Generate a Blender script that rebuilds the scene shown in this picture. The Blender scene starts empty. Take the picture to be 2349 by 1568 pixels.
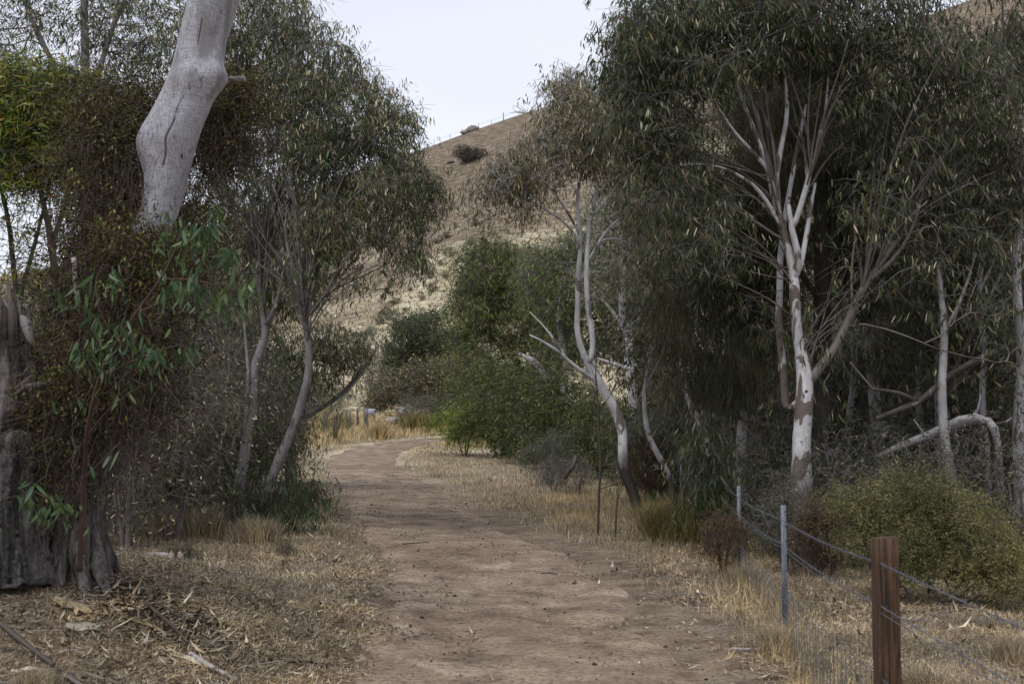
import bpy, math, random
import numpy as np
from mathutils import Vector

random.seed(7)
RNG = np.random.default_rng(7)
sc = bpy.context.scene
COL = sc.collection

# ------------------------------------------------------------------ camera, sky, sun, exposure
PITCH = math.radians(4.68)
CAM = np.array([0.0, 0.0, 1.6])
cd = bpy.data.cameras.new('camera')
cam = bpy.data.objects.new('camera', cd)
COL.objects.link(cam)
cam.location = CAM
cam.rotation_euler = (math.pi / 2 + PITCH, 0, 0)
cd.sensor_width = 36
cd.lens = 42.19
cd.clip_start = 0.1
cd.clip_end = 3000
cd.dof.use_dof = True
cd.dof.focus_distance = 19.0
cd.dof.aperture_fstop = 5.6
sc.camera = cam

w = bpy.data.worlds.new('World')
sc.world = w
w.use_nodes = True
nt = w.node_tree
bg = nt.nodes['Background']
sky = nt.nodes.new('ShaderNodeTexSky')
sky.sky_type = 'NISHITA'
sky.sun_disc = False
sky.sun_elevation = math.radians(52)
sky.sun_rotation = math.radians(200)
sky.dust_density = 3.0
sky.air_density = 1.0
# closed pale cloud deck in front of the blue: soft noise between two cloud tones
tc = nt.nodes.new('ShaderNodeTexCoord')
mp = nt.nodes.new('ShaderNodeMapping'); mp.inputs['Scale'].default_value = (1.4, 1.4, 4.5)
nz = nt.nodes.new('ShaderNodeTexNoise'); nz.inputs['Scale'].default_value = 1.3
nz.inputs['Detail'].default_value = 5; nz.inputs['Roughness'].default_value = .45
cr = nt.nodes.new('ShaderNodeValToRGB')
cr.color_ramp.elements[0].position = .30; cr.color_ramp.elements[0].color = (6.7, 7.0, 8.05, 1)
cr.color_ramp.elements[1].position = .72; cr.color_ramp.elements[1].color = (7.95, 8.25, 9.15, 1)
mx = nt.nodes.new('ShaderNodeMix'); mx.data_type = 'RGBA'
mx.inputs[0].default_value = .9
L = nt.links.new
L(tc.outputs['Generated'], mp.inputs[0]); L(mp.outputs[0], nz.inputs['Vector'])
L(nz.outputs[0], cr.inputs[0])
L(sky.outputs[0], mx.inputs[6]); L(cr.outputs[0], mx.inputs[7])
L(mx.outputs[2], bg.inputs['Color'])
bg.inputs['Strength'].default_value = 0.1

sd = bpy.data.lights.new('sun', 'SUN')
sd.energy = 1.3
sd.angle = math.radians(25)
sd.color = (1, .98, .955)
sun = bpy.data.objects.new('sun', sd)
COL.objects.link(sun)
SUNDIR = Vector((0.35, 0.55, -1.05))          # light comes over the left shoulder, high
sun.rotation_euler = SUNDIR.to_track_quat('-Z', 'Y').to_euler()

sc.view_settings.view_transform = 'Standard'
sc.view_settings.look = 'None'
sc.view_settings.gamma = 1
sc.view_settings.exposure = 0.35
sc.view_settings.use_curve_mapping = False
cy = sc.cycles
cy.max_bounces = 5; cy.diffuse_bounces = 3; cy.glossy_bounces = 1
cy.transmission_bounces = 2; cy.transparent_max_bounces = 4
cy.use_denoising = True
cy.use_adaptive_sampling = True
cy.adaptive_threshold = 0.02

# ------------------------------------------------------------------ projection helper (photo width 2349) and terrain
F = 2752.7
def W(px, py, d):
    a = (px - 1174.5) / F; b = (784 - py) / F
    dy = math.cos(PITCH) - b * math.sin(PITCH); dz = math.sin(PITCH) + b * math.cos(PITCH)
    t = d / dy
    return np.array([a * t, d, CAM[2] + dz * t])

_ws = RNG.normal(size=(40, 2)); _ws /= np.linalg.norm(_ws, axis=1)[:, None]
_ph = RNG.uniform(0, 6.28, 40)
def wob(x, y, scale, k0=0, n=8):
    s = 0
    for i in range(n):
        f = scale * (0.7 + 0.25 * i)
        s = s + np.sin((x * _ws[(k0 + i) % 40, 0] + y * _ws[(k0 + i) % 40, 1]) * f + _ph[(k0 + i) % 40] * (k0 + 1)) / (1 + .35 * i)
    return s / 3.0
def sm(a, b, x):
    t = np.clip((x - a) / (b - a), 0, 1)
    return t * t * (3 - 2 * t)

PY = np.array([-60, -10, 8, 14, 20, 26, 32, 40, 46, 55, 75, 90, 105.])
PZ = np.array([0, 0, 0, .10, .2, .33, .52, .95, 1.27, 1.68, 2.6, 3.3, 4.2])
# centre line of the track and its half width
CX = np.array([[.3, -30], [.25, -8], [.2, 3], [.145, 7.9], [.03, 10.4], [-.08, 11.5], [-.24, 14.3], [-.78, 17], [-1.4, 20], [-1.85, 22], [-2.45, 26], [-3.15, 30], [-4.2, 35],
               [-4.85, 38.5], [-5.2, 42], [-5.15, 46], [-4.75, 50], [-3.9, 53.5], [-1.6, 57], [3, 59.5], [10, 60.5], [24, 61]])
_s = np.r_[0, np.cumsum(np.linalg.norm(np.diff(CX, axis=0), axis=1))]
_t = np.arange(0, _s[-1], .15)
def smooth(a, k=31):
    pad = np.r_[np.full(k // 2, a[0]), a, np.full(k // 2, a[-1])]
    return np.convolve(pad, np.ones(k) / k, 'valid')
PCX = smooth(np.interp(_t, _s, CX[:, 0])); PCY = smooth(np.interp(_t, _s, CX[:, 1]))
HW = np.interp(PCY, [0, 8, 11, 14, 20, 26, 30, 36, 42, 50], [1.25, 1.22, 1.2, 1.25, 1.2, 1.3, 1.4, 1.2, 1.25, 1.2])
def pathdist(x, y):
    """distance from the track's edge, negative on the track"""
    x = np.atleast_1d(x).astype(float); y = np.atleast_1d(y).astype(float)
    sh = x.shape; x = x.ravel(); y = y.ravel()
    out = np.empty(len(x)); cx = PCX[::3]; cyy = PCY[::3]; hw = HW[::3]
    for i in range(0, len(x), 20000):
        dd = np.hypot(x[i:i+20000, None] - cx[None], y[i:i+20000, None] - cyy[None]) - hw[None]
        out[i:i+20000] = dd.min(1)
    return out.reshape(sh)

def shoulder(x, y):
    # the right shoulder of the track stays bare for a while
    c = np.interp(y, PCY[PCY < 50], PCX[PCY < 50]); return np.where((x > c) & (y < 34), sm(40, 20, y) * .55, 0)
def ridge_z(x):
    return 70 + .285 * (x + 23) + 2.2 * np.sin(x * .045 + 1) - .0048 * np.clip(-x - 42, 0, 120) ** 2
def terrain(x, y):
    x = np.asarray(x, float); y = np.asarray(y, float)
    z = np.interp(y, PY, PZ)
    z = z + .62 * np.exp(-((x + 3.9) ** 2 + (y - 9.6) ** 2 * .8) / (2 * 1.5 ** 2))
    z = z + .10 * sm(-1.4, -3.5, x) * sm(30, 12, y)
    z = z - .55 * sm(2.6, 5.5, x) * sm(12, 18, y) * sm(70, 45, y) - .15 * sm(4, 9, x) * sm(0, 6, y)
    # hill
    R = ridge_z(x)
    foot = 100 + 8 * np.sin(x * .03) + np.clip(x, 0, 80) * -.25
    t = np.clip((y - foot) / (282 - foot), 0, 1)
    h = (R - 4) * (t * 1.06 - .06 * t ** 3)
    back = np.clip(y - 282, 0, 400)
    h = h - back * .28 - np.clip(40 - back, 0, 40) ** 2 * 0
    h = np.where(y > foot, h, 0)
    m = sm(100, 130, y)
    h = h + m * (2.2 * wob(x, y, .035, 3) + .5 * wob(x, y, .15, 9)) * sm(290, 240, y)
    gully = -7 * np.exp(-((x + 34 - (y - 100) * .16) / 14) ** 2) * sm(105, 150, y) * sm(285, 215, y)
    z = z + np.maximum(h + gully, -8)
    n = sm(1, 0, np.abs(np.clip(y, -60, 110)) / 110) * (.05 * wob(x, y, .9, 5) + .012 * wob(x, y, 4.0, 11) + .004 * wob(x, y, 11, 21))
    return z + n
def TZ(x, y):
    return float(terrain(np.array([x]), np.array([y]))[0])
def ground_at(px, d):
    """ground point below photo column px at distance d"""
    x = (px - 1174.5) / F * d / math.cos(PITCH) * .9975
    x = W(px, 1000, d)[0]
    return np.array([x, d, TZ(x, d)])

# ------------------------------------------------------------------ mesh and object helpers
def make_mesh(name, V, faces_flat, face_sizes, mat, smooth_=False, attrs=None):
    me = bpy.data.meshes.new(name)
    V = np.asarray(V, np.float32)
    ff = np.asarray(faces_flat, np.int32); fs = np.asarray(face_sizes, np.int32)
    me.vertices.add(len(V)); me.vertices.foreach_set('co', V.ravel())
    me.loops.add(len(ff)); me.loops.foreach_set('vertex_index', ff)
    me.polygons.add(len(fs))
    st = np.zeros(len(fs), np.int32); st[1:] = np.cumsum(fs)[:-1]
    me.polygons.foreach_set('loop_start', st)
    me.polygons.foreach_set('loop_total', fs)
    if smooth_:
        me.polygons.foreach_set('use_smooth', np.ones(len(fs), bool))
    me.update(calc_edges=True)
    for k, v in (attrs or {}).items():
        a = me.attributes.new(k, 'FLOAT', 'POINT')
        a.data.foreach_set('value', np.asarray(v, np.float32))
    if mat: me.materials.append(mat)
    return me

def link(name, me, parent=None, loc=None, rot=None):
    o = bpy.data.objects.new(name, me)
    COL.objects.link(o)
    if parent: o.parent = parent
    if loc is not None: o.location = loc
    if rot is not None: o.rotation_euler = rot
    return o
def tag(o, label=None, cat=None, group=None, kind=None):
    if label: o['label'] = label
    if cat: o['category'] = cat
    if group: o['group'] = group
    if kind: o['kind'] = kind
    return o
def root(name, loc, label, cat, group=None):
    o = bpy.data.objects.new(name, None)
    COL.objects.link(o); o.location = loc; o.empty_display_size = .3
    return tag(o, label, cat, group)
def dup(r, loc, rz=0, s=1, label=None):
    c = r.copy(); COL.objects.link(c); c.location = loc; c.rotation_euler = (0, 0, rz); c.scale = (s, s, s)
    if label: c['label'] = label
    for ch in list(r.children):
        k = ch.copy(); COL.objects.link(k); k.parent = c
        for g in list(ch.children):
            q = g.copy(); COL.objects.link(q); q.parent = k
    return c

class Soup:
    """collects tubes and sheets into one mesh"""
    def __init__(s): s.V = []; s.F = []; s.S = []; s.A = []; s.n = 0
    def add(s, V, F, S, a=0.5):
        V = np.asarray(V, float)
        s.V.append(V); s.F.append(np.asarray(F, np.int64) + s.n); s.S.append(np.asarray(S))
        s.A.append(np.broadcast_to(a, len(V)).astype(float)); s.n += len(V)
    def tube(s, pts, rad, sides=6, cap=True, a=0.5, rough=0.0, rng=None):
        pts = np.asarray(pts, float); n = len(pts)
        rad = np.broadcast_to(np.asarray(rad, float), n)
        T = np.gradient(pts, axis=0); T /= np.linalg.norm(T, axis=1)[:, None] + 1e-9
        ref = np.array([1., 0, 0]) if abs(T[0, 0]) < .8 else np.array([0, 1., 0])
        N = ref[None] - T * (T @ ref)[:, None]
        ln = np.linalg.norm(N, axis=1)
        N /= ln[:, None] + 1e-9
        B = np.cross(T, N)
        th = np.arange(sides) / sides * 2 * np.pi
        r = rad[:, None] * np.ones((1, sides))
        if rough:
            g = (rng or RNG)
            r = r * (1 + rough * g.normal(size=r.shape) * .6 + rough * np.sin(th[None] * 2 + np.linspace(0, 5, n)[:, None]) )
        V = pts[:, None] + r[..., None] * (np.cos(th)[None, :, None] * N[:, None] + np.sin(th)[None, :, None] * B[:, None])
        V = V.reshape(-1, 3)
        i = np.arange(n - 1)[:, None] * sides; j = np.arange(sides)[None]; j2 = (j + 1) % sides
        Q = np.stack([i + j, i + j2, i + sides + j2, i + sides + j], -1).reshape(-1)
        S = [np.full((n - 1) * sides, 4)]; Fs = [Q]
        if cap and sides > 3:
            Fs.append(np.arange(sides)[::-1]); Fs.append((n - 1) * sides + np.arange(sides)); S.append(np.array([sides, sides]))
        s.add(V, np.concatenate(Fs), np.concatenate(S), a)
    def mesh(s, name, mat, smooth_=True, off=None):
        V = np.concatenate(s.V)
        if off is not None: V = V - np.asarray(off)[None]
        return make_mesh(name, V, np.concatenate(s.F), np.concatenate(s.S), mat, smooth_, {'rnd': np.concatenate(s.A)})

def stamp(tmpl, pos, rot, scl, tilt=None, a2=None):
    """copies of a template (V, F, S, A) at pos with yaw rot and scale, all as arrays"""
    V, Fc, S, A = tmpl
    n = len(pos); c = np.cos(rot)[:, None]; sn = np.sin(rot)[:, None]
    X = V[None, :, 0]; Y = V[None, :, 1]; Z = V[None, :, 2]
    if tilt is not None:
        ct = np.cos(tilt)[:, None]; st_ = np.sin(tilt)[:, None]
        X, Z = X * ct + Z * st_, -X * st_ + Z * ct
    Z = Z + 0 * X
    out = np.stack([X * c - Y * sn, X * sn + Y * c, Z * np.ones((n, 1))], -1) * np.asarray(scl).reshape(-1, 1, 1)
    out = out + pos[:, None]
    FF = (Fc[None] + (np.arange(n) * len(V))[:, None]).reshape(-1)
    SS = np.tile(S, n)
    AA = np.broadcast_to(A[None], (n, len(V))).copy()
    if a2 is not None: AA = np.clip(AA * .82 + .09 + np.clip(a2, -.5, .5)[:, None] * .42, 0, 1)
    return out.reshape(-1, 3), FF, SS, AA.reshape(-1)

# ------------------------------------------------------------------ materials
def new_mat(name):
    m = bpy.data.materials.new(name); m.use_nodes = True
    return m, m.node_tree, m.node_tree.nodes['Principled BSDF']
def ramp(nt, src, stops, interp='LINEAR'):
    r = nt.nodes.new('ShaderNodeValToRGB'); e = r.color_ramp.elements
    r.color_ramp.interpolation = interp
    while len(e) < len(stops): e.new(.5)
    for i, (p, c) in enumerate(stops):
        e[i].position = p; e[i].color = (*c, 1) if len(c) == 3 else c
    if src is not None: nt.links.new(src, r.inputs[0])
    return r.outputs[0]
def noise(nt, vec, scale, detail=3, rough=.5, sc3=None, dist=0):
    if sc3:
        m = nt.nodes.new('ShaderNodeMapping'); m.inputs['Scale'].default_value = sc3
        nt.links.new(vec, m.inputs[0]); vec = m.outputs[0]
    n = nt.nodes.new('ShaderNodeTexNoise'); n.inputs['Scale'].default_value = scale
    n.inputs['Detail'].default_value = detail; n.inputs['Roughness'].default_value = rough
    n.inputs['Distortion'].default_value = dist
    nt.links.new(vec, n.inputs['Vector'])
    return n.outputs[0]
def mixc(nt, fac, a, b, mode='MIX'):
    m = nt.nodes.new('ShaderNodeMix'); m.data_type = 'RGBA'; m.blend_type = mode
    for s, v in ((0, fac), (6, a), (7, b)):
        if isinstance(v, (int, float)): m.inputs[s].default_value = v
        elif isinstance(v, tuple): m.inputs[s].default_value = (*v, 1)
        else: nt.links.new(v, m.inputs[s])
    return m.outputs[2]
def math_(nt, op, a, b=None):
    m = nt.nodes.new('ShaderNodeMath'); m.operation = op
    for i, v in enumerate((a, b)):
        if v is None: continue
        if isinstance(v, (int, float)): m.inputs[i].default_value = v
        else: nt.links.new(v, m.inputs[i])
    return m.outputs[0]
def bump(nt, bs, h, strength=.5, dist=.02):
    b = nt.nodes.new('ShaderNodeBump'); b.inputs['Strength'].default_value = strength
    b.inputs['Distance'].default_value = dist
    nt.links.new(h, b.inputs['Height']); nt.links.new(b.outputs[0], bs.inputs['Normal'])
def coord(nt, which='Object'):
    return nt.nodes.new('ShaderNodeTexCoord').outputs[which]
def attr(nt, name='rnd'):
    a = nt.nodes.new('ShaderNodeAttribute'); a.attribute_name = name
    return a.outputs['Fac']

def leaf_mat(name, stops, rough=.5, spec=.3, trans=.2):
    m, nt, bs = new_mat(name)
    c = ramp(nt, attr(nt), stops)
    # tone differs from branch to branch
    n = noise(nt, coord(nt), 1.3, 3, .6)
    c = mixc(nt, 1.0, c, ramp(nt, n, [(.34, (.55, .58, .54)), (.5, (.95, .96, .88)), (.66, (1.38, 1.34, 1.12))]), 'MULTIPLY')
    nt.links.new(c, bs.inputs['Base Color'])
    bs.inputs['Roughness'].default_value = rough
    bs.inputs['Specular IOR Level'].default_value = spec
    tr = nt.nodes.new('ShaderNodeBsdfTranslucent'); nt.links.new(c, tr.inputs[0])
    ms = nt.nodes.new('ShaderNodeMixShader'); ms.inputs[0].default_value = trans
    nt.links.new(bs.outputs[0], ms.inputs[1]); nt.links.new(tr.outputs[0], ms.inputs[2])
    nt.links.new(ms.outputs[0], nt.nodes['Material Output'].inputs[0])
    return m
G = lambda r, g, b: (r, g, b)
M = {}
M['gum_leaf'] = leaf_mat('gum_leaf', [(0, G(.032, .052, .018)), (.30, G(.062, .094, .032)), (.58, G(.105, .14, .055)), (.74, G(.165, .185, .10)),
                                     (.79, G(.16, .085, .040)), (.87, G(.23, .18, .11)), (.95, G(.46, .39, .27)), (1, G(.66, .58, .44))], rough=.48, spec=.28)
M['gum_leaf_olive'] = leaf_mat('gum_leaf_olive', [(0, G(.055, .060, .026)), (.35, G(.10, .11, .046)), (.55, G(.145, .145, .07)), (.68, G(.19, .14, .08)),
                                     (.80, G(.25, .19, .12)), (.92, G(.44, .36, .25)), (1, G(.58, .50, .38))], rough=.48, spec=.28)
M['gum_leaf_fresh'] = leaf_mat('gum_leaf_fresh', [(0, G(.024, .052, .024)), (.4, G(.045, .090, .036)), (.8, G(.085, .14, .05)), (.93, G(.13, .17, .06)), (1, G(.16, .12, .06))], rough=.4, spec=.4)
M['wattle_leaf'] = leaf_mat('wattle_leaf', [(0, G(.045, .08, .010)), (.35, G(.10, .155, .018)), (.65, G(.19, .25, .03)), (.86, G(.30, .20, .03)), (.95, G(.28, .26, .06)), (1, G(.34, .36, .16))])
M['bright_leaf'] = leaf_mat('bright_leaf', [(0, G(.06, .105, .012)), (.5, G(.14, .215, .024)), (.9, G(.26, .34, .045)), (1, G(.30, .32, .08))])
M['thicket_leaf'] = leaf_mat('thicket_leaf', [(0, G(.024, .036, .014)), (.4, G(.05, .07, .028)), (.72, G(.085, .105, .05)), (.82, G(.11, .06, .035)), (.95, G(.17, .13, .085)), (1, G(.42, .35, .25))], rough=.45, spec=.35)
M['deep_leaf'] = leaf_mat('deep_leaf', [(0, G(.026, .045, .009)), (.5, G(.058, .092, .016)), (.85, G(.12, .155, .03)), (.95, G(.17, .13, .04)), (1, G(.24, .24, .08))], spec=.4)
M['gum_leaf_shaded'] = leaf_mat('gum_leaf_shaded', [(0, G(.024, .038, .014)), (.35, G(.048, .070, .026)), (.66, G(.085, .11, .046)), (.82, G(.13, .13, .075)), (.86, G(.13, .07, .038)), (.93, G(.20, .155, .10)), (1, G(.58, .51, .39))], rough=.48, spec=.28)  # gum leaf tones with the shade of the right-hand crowns put into the colour
M['dome_leaf'] = leaf_mat('dome_leaf', [(0, G(.036, .065, .014)), (.4, G(.08, .13, .026)), (.7, G(.14, .19, .045)), (.85, G(.17, .15, .07)), (1, G(.34, .28, .17))])
M['dark_leaf'] = leaf_mat('dark_leaf', [(0, G(.028, .044, .016)), (.5, G(.058, .086, .034)), (.85, G(.10, .12, .055)), (1, G(.22, .18, .12))])
M['sheoak'] = leaf_mat('sheoak', [(0, G(.030, .032, .018)), (.5, G(.055, .058, .032)), (1, G(.12, .105, .06))], rough=.7, spec=.2, trans=.1)
M['olive_bush'] = leaf_mat('olive_bush', [(0, G(.060, .062, .024)), (.35, G(.14, .145, .055)), (.65, G(.23, .235, .10)), (.85, G(.21, .15, .08)), (1, G(.36, .33, .18))], rough=.6, spec=.25)
M['grey_bush'] = leaf_mat('grey_bush', [(0, G(.07, .085, .06)), (.6, G(.14, .155, .11)), (1, G(.2, .2, .15))], rough=.6, spec=.25)
M['vine_leaf'] = leaf_mat('vine_leaf', [(0, G(.03, .022, .012)), (.35, G(.06, .034, .018)), (.55, G(.10, .042, .02)), (.7, G(.06, .08, .018)), (.93, G(.12, .14, .03)), (1, G(.30, .26, .08))], rough=.6, spec=.3)
M['dry_leaf'] = leaf_mat('dry_leaf', [(0, G(.085, .06, .04)), (.25, G(.19, .13, .085)), (.5, G(.31, .225, .14)), (.75, G(.46, .36, .24)), (.9, G(.34, .30, .26)), (1, G(.72, .63, .50))], rough=.65, spec=.3, trans=.08)
M['straw'] = leaf_mat('straw', [(0, G(.15, .108, .075)), (.35, G(.31, .235, .16)), (.7, G(.49, .395, .28)), (1, G(.70, .61, .49))], rough=.65, spec=.25, trans=.15)
M['straw_gold'] = leaf_mat('straw_gold', [(0, G(.22, .15, .08)), (.4, G(.43, .315, .17)), (.8, G(.60, .475, .29)), (1, G(.74, .63, .44))], rough=.65, spec=.25, trans=.15)
M['hill_tuft'] = leaf_mat('hill_tuft', [(0, G(.16, .125, .085)), (.4, G(.34, .28, .19)), (.8, G(.54, .46, .32)), (1, G(.68, .60, .44))], rough=.8, spec=.1, trans=.1)
M['sedge'] = leaf_mat('sedge', [(0, G(.07, .08, .02)), (.35, G(.15, .14, .05)), (.65, G(.30, .23, .11)), (1, G(.48, .37, .20))], rough=.6, spec=.25)
M['red_scrub'] = leaf_mat('red_scrub', [(0, G(.07, .04, .018)), (.5, G(.15, .085, .035)), (1, G(.26, .17, .08))], rough=.7, spec=.2)

def bark_mat(name, base, light, patch, amount=.5, foot=None, footz=1.2, scale=1.0, rough=.62, knots=True):
    """smooth gum bark: pale skin, shed patches, knots, dark rough stocking at the foot"""
    m, nt, bs = new_mat(name)
    oc = coord(nt)
    n1 = noise(nt, oc, 5 * scale, 4, .6, (1, 1, .45))
    c = mixc(nt, ramp(nt, n1, [(.35, (0, 0, 0)), (.65, (1, 1, 1))]), base, light)
    n2 = noise(nt, oc, 3.2 * scale, 3, .55, (1.4, 1.4, .55), .6)
    pm = ramp(nt, n2, [(.5 + .16 * (1 - amount), (0, 0, 0)), (.525 + .16 * (1 - amount), (1, 1, 1))])
    c = mixc(nt, pm, c, patch)
    n3 = noise(nt, oc, 45 * scale, 3, .65, (1, 1, .25))
    c = mixc(nt, ramp(nt, n3, [(.45, (.62, .60, .58)), (.62, (1, 1, 1))]), mixc(nt, 1.0, c, (.72, .70, .68), 'MULTIPLY'), c)
    if knots:
        v = nt.nodes.new('ShaderNodeTexVoronoi'); v.inputs['Scale'].default_value = 4.5 * scale
        nt.links.new(oc, v.inputs['Vector'])
        c = mixc(nt, ramp(nt, v.outputs['Distance'], [(.07, (1, 1, 1)), (.12, (0, 0, 0))]), c, (.04, .032, .027))
    if foot:
        sp = nt.nodes.new('ShaderNodeSeparateXYZ'); nt.links.new(oc, sp.inputs[0])
        zz = math_(nt, 'ADD', sp.outputs[2], math_(nt, 'MULTIPLY', n2, .9))
        c = mixc(nt, ramp(nt, math_(nt, 'DIVIDE', zz, footz + .45), [(.8, (1, 1, 1)), (1.0, (0, 0, 0))]), c, mixc(nt, n3, foot, tuple(x * .35 for x in foot)))
    nt.links.new(c, bs.inputs['Base Color'])
    bs.inputs['Roughness'].default_value = rough
    bump(nt, bs, math_(nt, 'ADD', n3, math_(nt, 'MULTIPLY', pm, .35)), .5, .012)
    return m
M['white_bark'] = bark_mat('white_bark', (.38, .375, .385), (.66, .655, .66), (.20, .17, .155), .5, foot=(.075, .06, .048), footz=.9)
M['patchy_bark'] = bark_mat('patchy_bark', (.34, .332, .34), (.66, .65, .65), (.13, .10, .08), .85, foot=(.10, .08, .065), footz=1.2)
M['grey_bark'] = bark_mat('grey_bark', (.15, .137, .13), (.27, .255, .25), (.10, .08, .068), .5, foot=(.09, .07, .055), footz=.5)
M['thicket_bark'] = bark_mat('thicket_bark', (.22, .208, .205), (.46, .445, .45), (.10, .08, .068), .5, foot=(.07, .055, .045), footz=.8)
M['branch_grey'] = bark_mat('branch_grey', (.10, .088, .08), (.19, .175, .165), (.07, .055, .045), .45, knots=False)
M['limb_brown'] = bark_mat('limb_brown', (.10, .08, .068), (.18, .155, .14), (.30, .285, .27), .12, knots=False)
M['branch_dark'] = bark_mat('branch_dark', (.045, .037, .032), (.085, .072, .062), (.03, .024, .02), .4, knots=False, rough=.85)
M['branch_white'] = bark_mat('branch_white', (.34, .32, .31), (.50, .48, .46), (.20, .17, .15), .4, knots=False)
M['twig'] = bark_mat('twig', (.10, .08, .068), (.20, .17, .15), (.07, .045, .036), .5, knots=False)
M['vine_stem'] = bark_mat('vine_stem', (.040, .027, .021), (.11, .08, .065), (.03, .018, .014), .45, knots=False, rough=.8)
M['red_stem'] = bark_mat('red_stem', (.05, .024, .020), (.085, .042, .032), (.07, .05, .038), .4, knots=False)
M['deadwood'] = bark_mat('deadwood', (.24, .22, .205), (.42, .395, .37), (.15, .12, .10), .4, scale=2.5, knots=False, rough=.85)

def rough_bark(name, a, b, sc3=(14, 14, 1.6), strength=1.0):
    m, nt, bs = new_mat(name)
    oc = coord(nt)
    n = noise(nt, oc, 1, 5, .62, sc3, .7)
    n2 = noise(nt, oc, 60, 3, .6)
    c = ramp(nt, n, [(.36, tuple(x * .22 for x in a)), (.47, a), (.7, b)])
    c = mixc(nt, .5, c, mixc(nt, n2, (.45, .45, .45), (1, 1, 1)), 'MULTIPLY')
    nt.links.new(c, bs.inputs['Base Color']); bs.inputs['Roughness'].default_value = .85
    bump(nt, bs, math_(nt, 'ADD', n, math_(nt, 'MULTIPLY', n2, .15)), strength, .05)
    return m
M['old_bark'] = rough_bark('old_bark', (.105, .088, .078), (.26, .232, .215), (22, 22, 2.0), 1.0)
M['char_bark'] = rough_bark('char_bark', (.055, .048, .045), (.19, .175, .17), (20, 20, 3.0), 1.0)
M['white_gum'] = bark_mat('white_gum', (.38, .375, .39), (.70, .695, .705), (.18, .155, .14), .45, foot=(.05, .04, .034), footz=1.25)
M['fibre_wood'] = rough_bark('fibre_wood', (.12, .10, .09), (.24, .20, .18), (40, 40, 3))
M['fence_wood'] = rough_bark('fence_wood', (.080, .040, .018), (.18, .092, .043), (55, 55, 2.6), .7)
M['post_grey'] = rough_bark('post_grey', (.16, .14, .125), (.30, .275, .25), (30, 30, 3), .5)
M['stone_pale'] = rough_bark('stone_pale', (.42, .39, .35), (.66, .63, .58), (3, 3, 3), .6)
M['stone_grey'] = rough_bark('stone_grey', (.20, .18, .16), (.33, .30, .27), (3, 3, 3), .6)

# grey smooth skin of the big leaning gum
def big_gum_mat():
    m, nt, bs = new_mat('weathered_gum_skin')
    oc = coord(nt)
    fibre = noise(nt, oc, 1, 5, .65, (48, 48, 9), 1.6)
    cross = noise(nt, oc, 1, 4, .7, (14, 14, 120), .8)
    big = noise(nt, oc, 2.2, 3, .5, (1, 1, .5))
    c = ramp(nt, big, [(.3, (.23, .225, .24)), (.5, (.37, .365, .39)), (.7, (.50, .495, .525))])
    c = mixc(nt, 1.0, c, ramp(nt, fibre, [(.34, (.34, .33, .32)), (.44, (.80, .80, .80)), (.62, (1.12, 1.12, 1.12))]), 'MULTIPLY')
    c = mixc(nt, 1.0, c, ramp(nt, cross, [(.34, (.70, .69, .68)), (.58, (1.1, 1.1, 1.1))]), 'MULTIPLY')
    stain = noise(nt, oc, 1, 2, .5, (5, 5, 1.4), .5)
    c = mixc(nt, ramp(nt, stain, [(.56, (0, 0, 0)), (.68, (.75, .75, .75))]), c, (.15, .135, .13))
    gr = attr(nt, 'groove')
    c = mixc(nt, math_(nt, 'MULTIPLY', gr, .8), c, (.035, .03, .028))
    nt.links.new(c, bs.inputs['Base Color']); bs.inputs['Roughness'].default_value = .72
    bump(nt, bs, math_(nt, 'ADD', fibre, math_(nt, 'MULTIPLY', cross, .6)), .55, .012)
    return m
M['big_gum'] = big_gum_mat()

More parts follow.
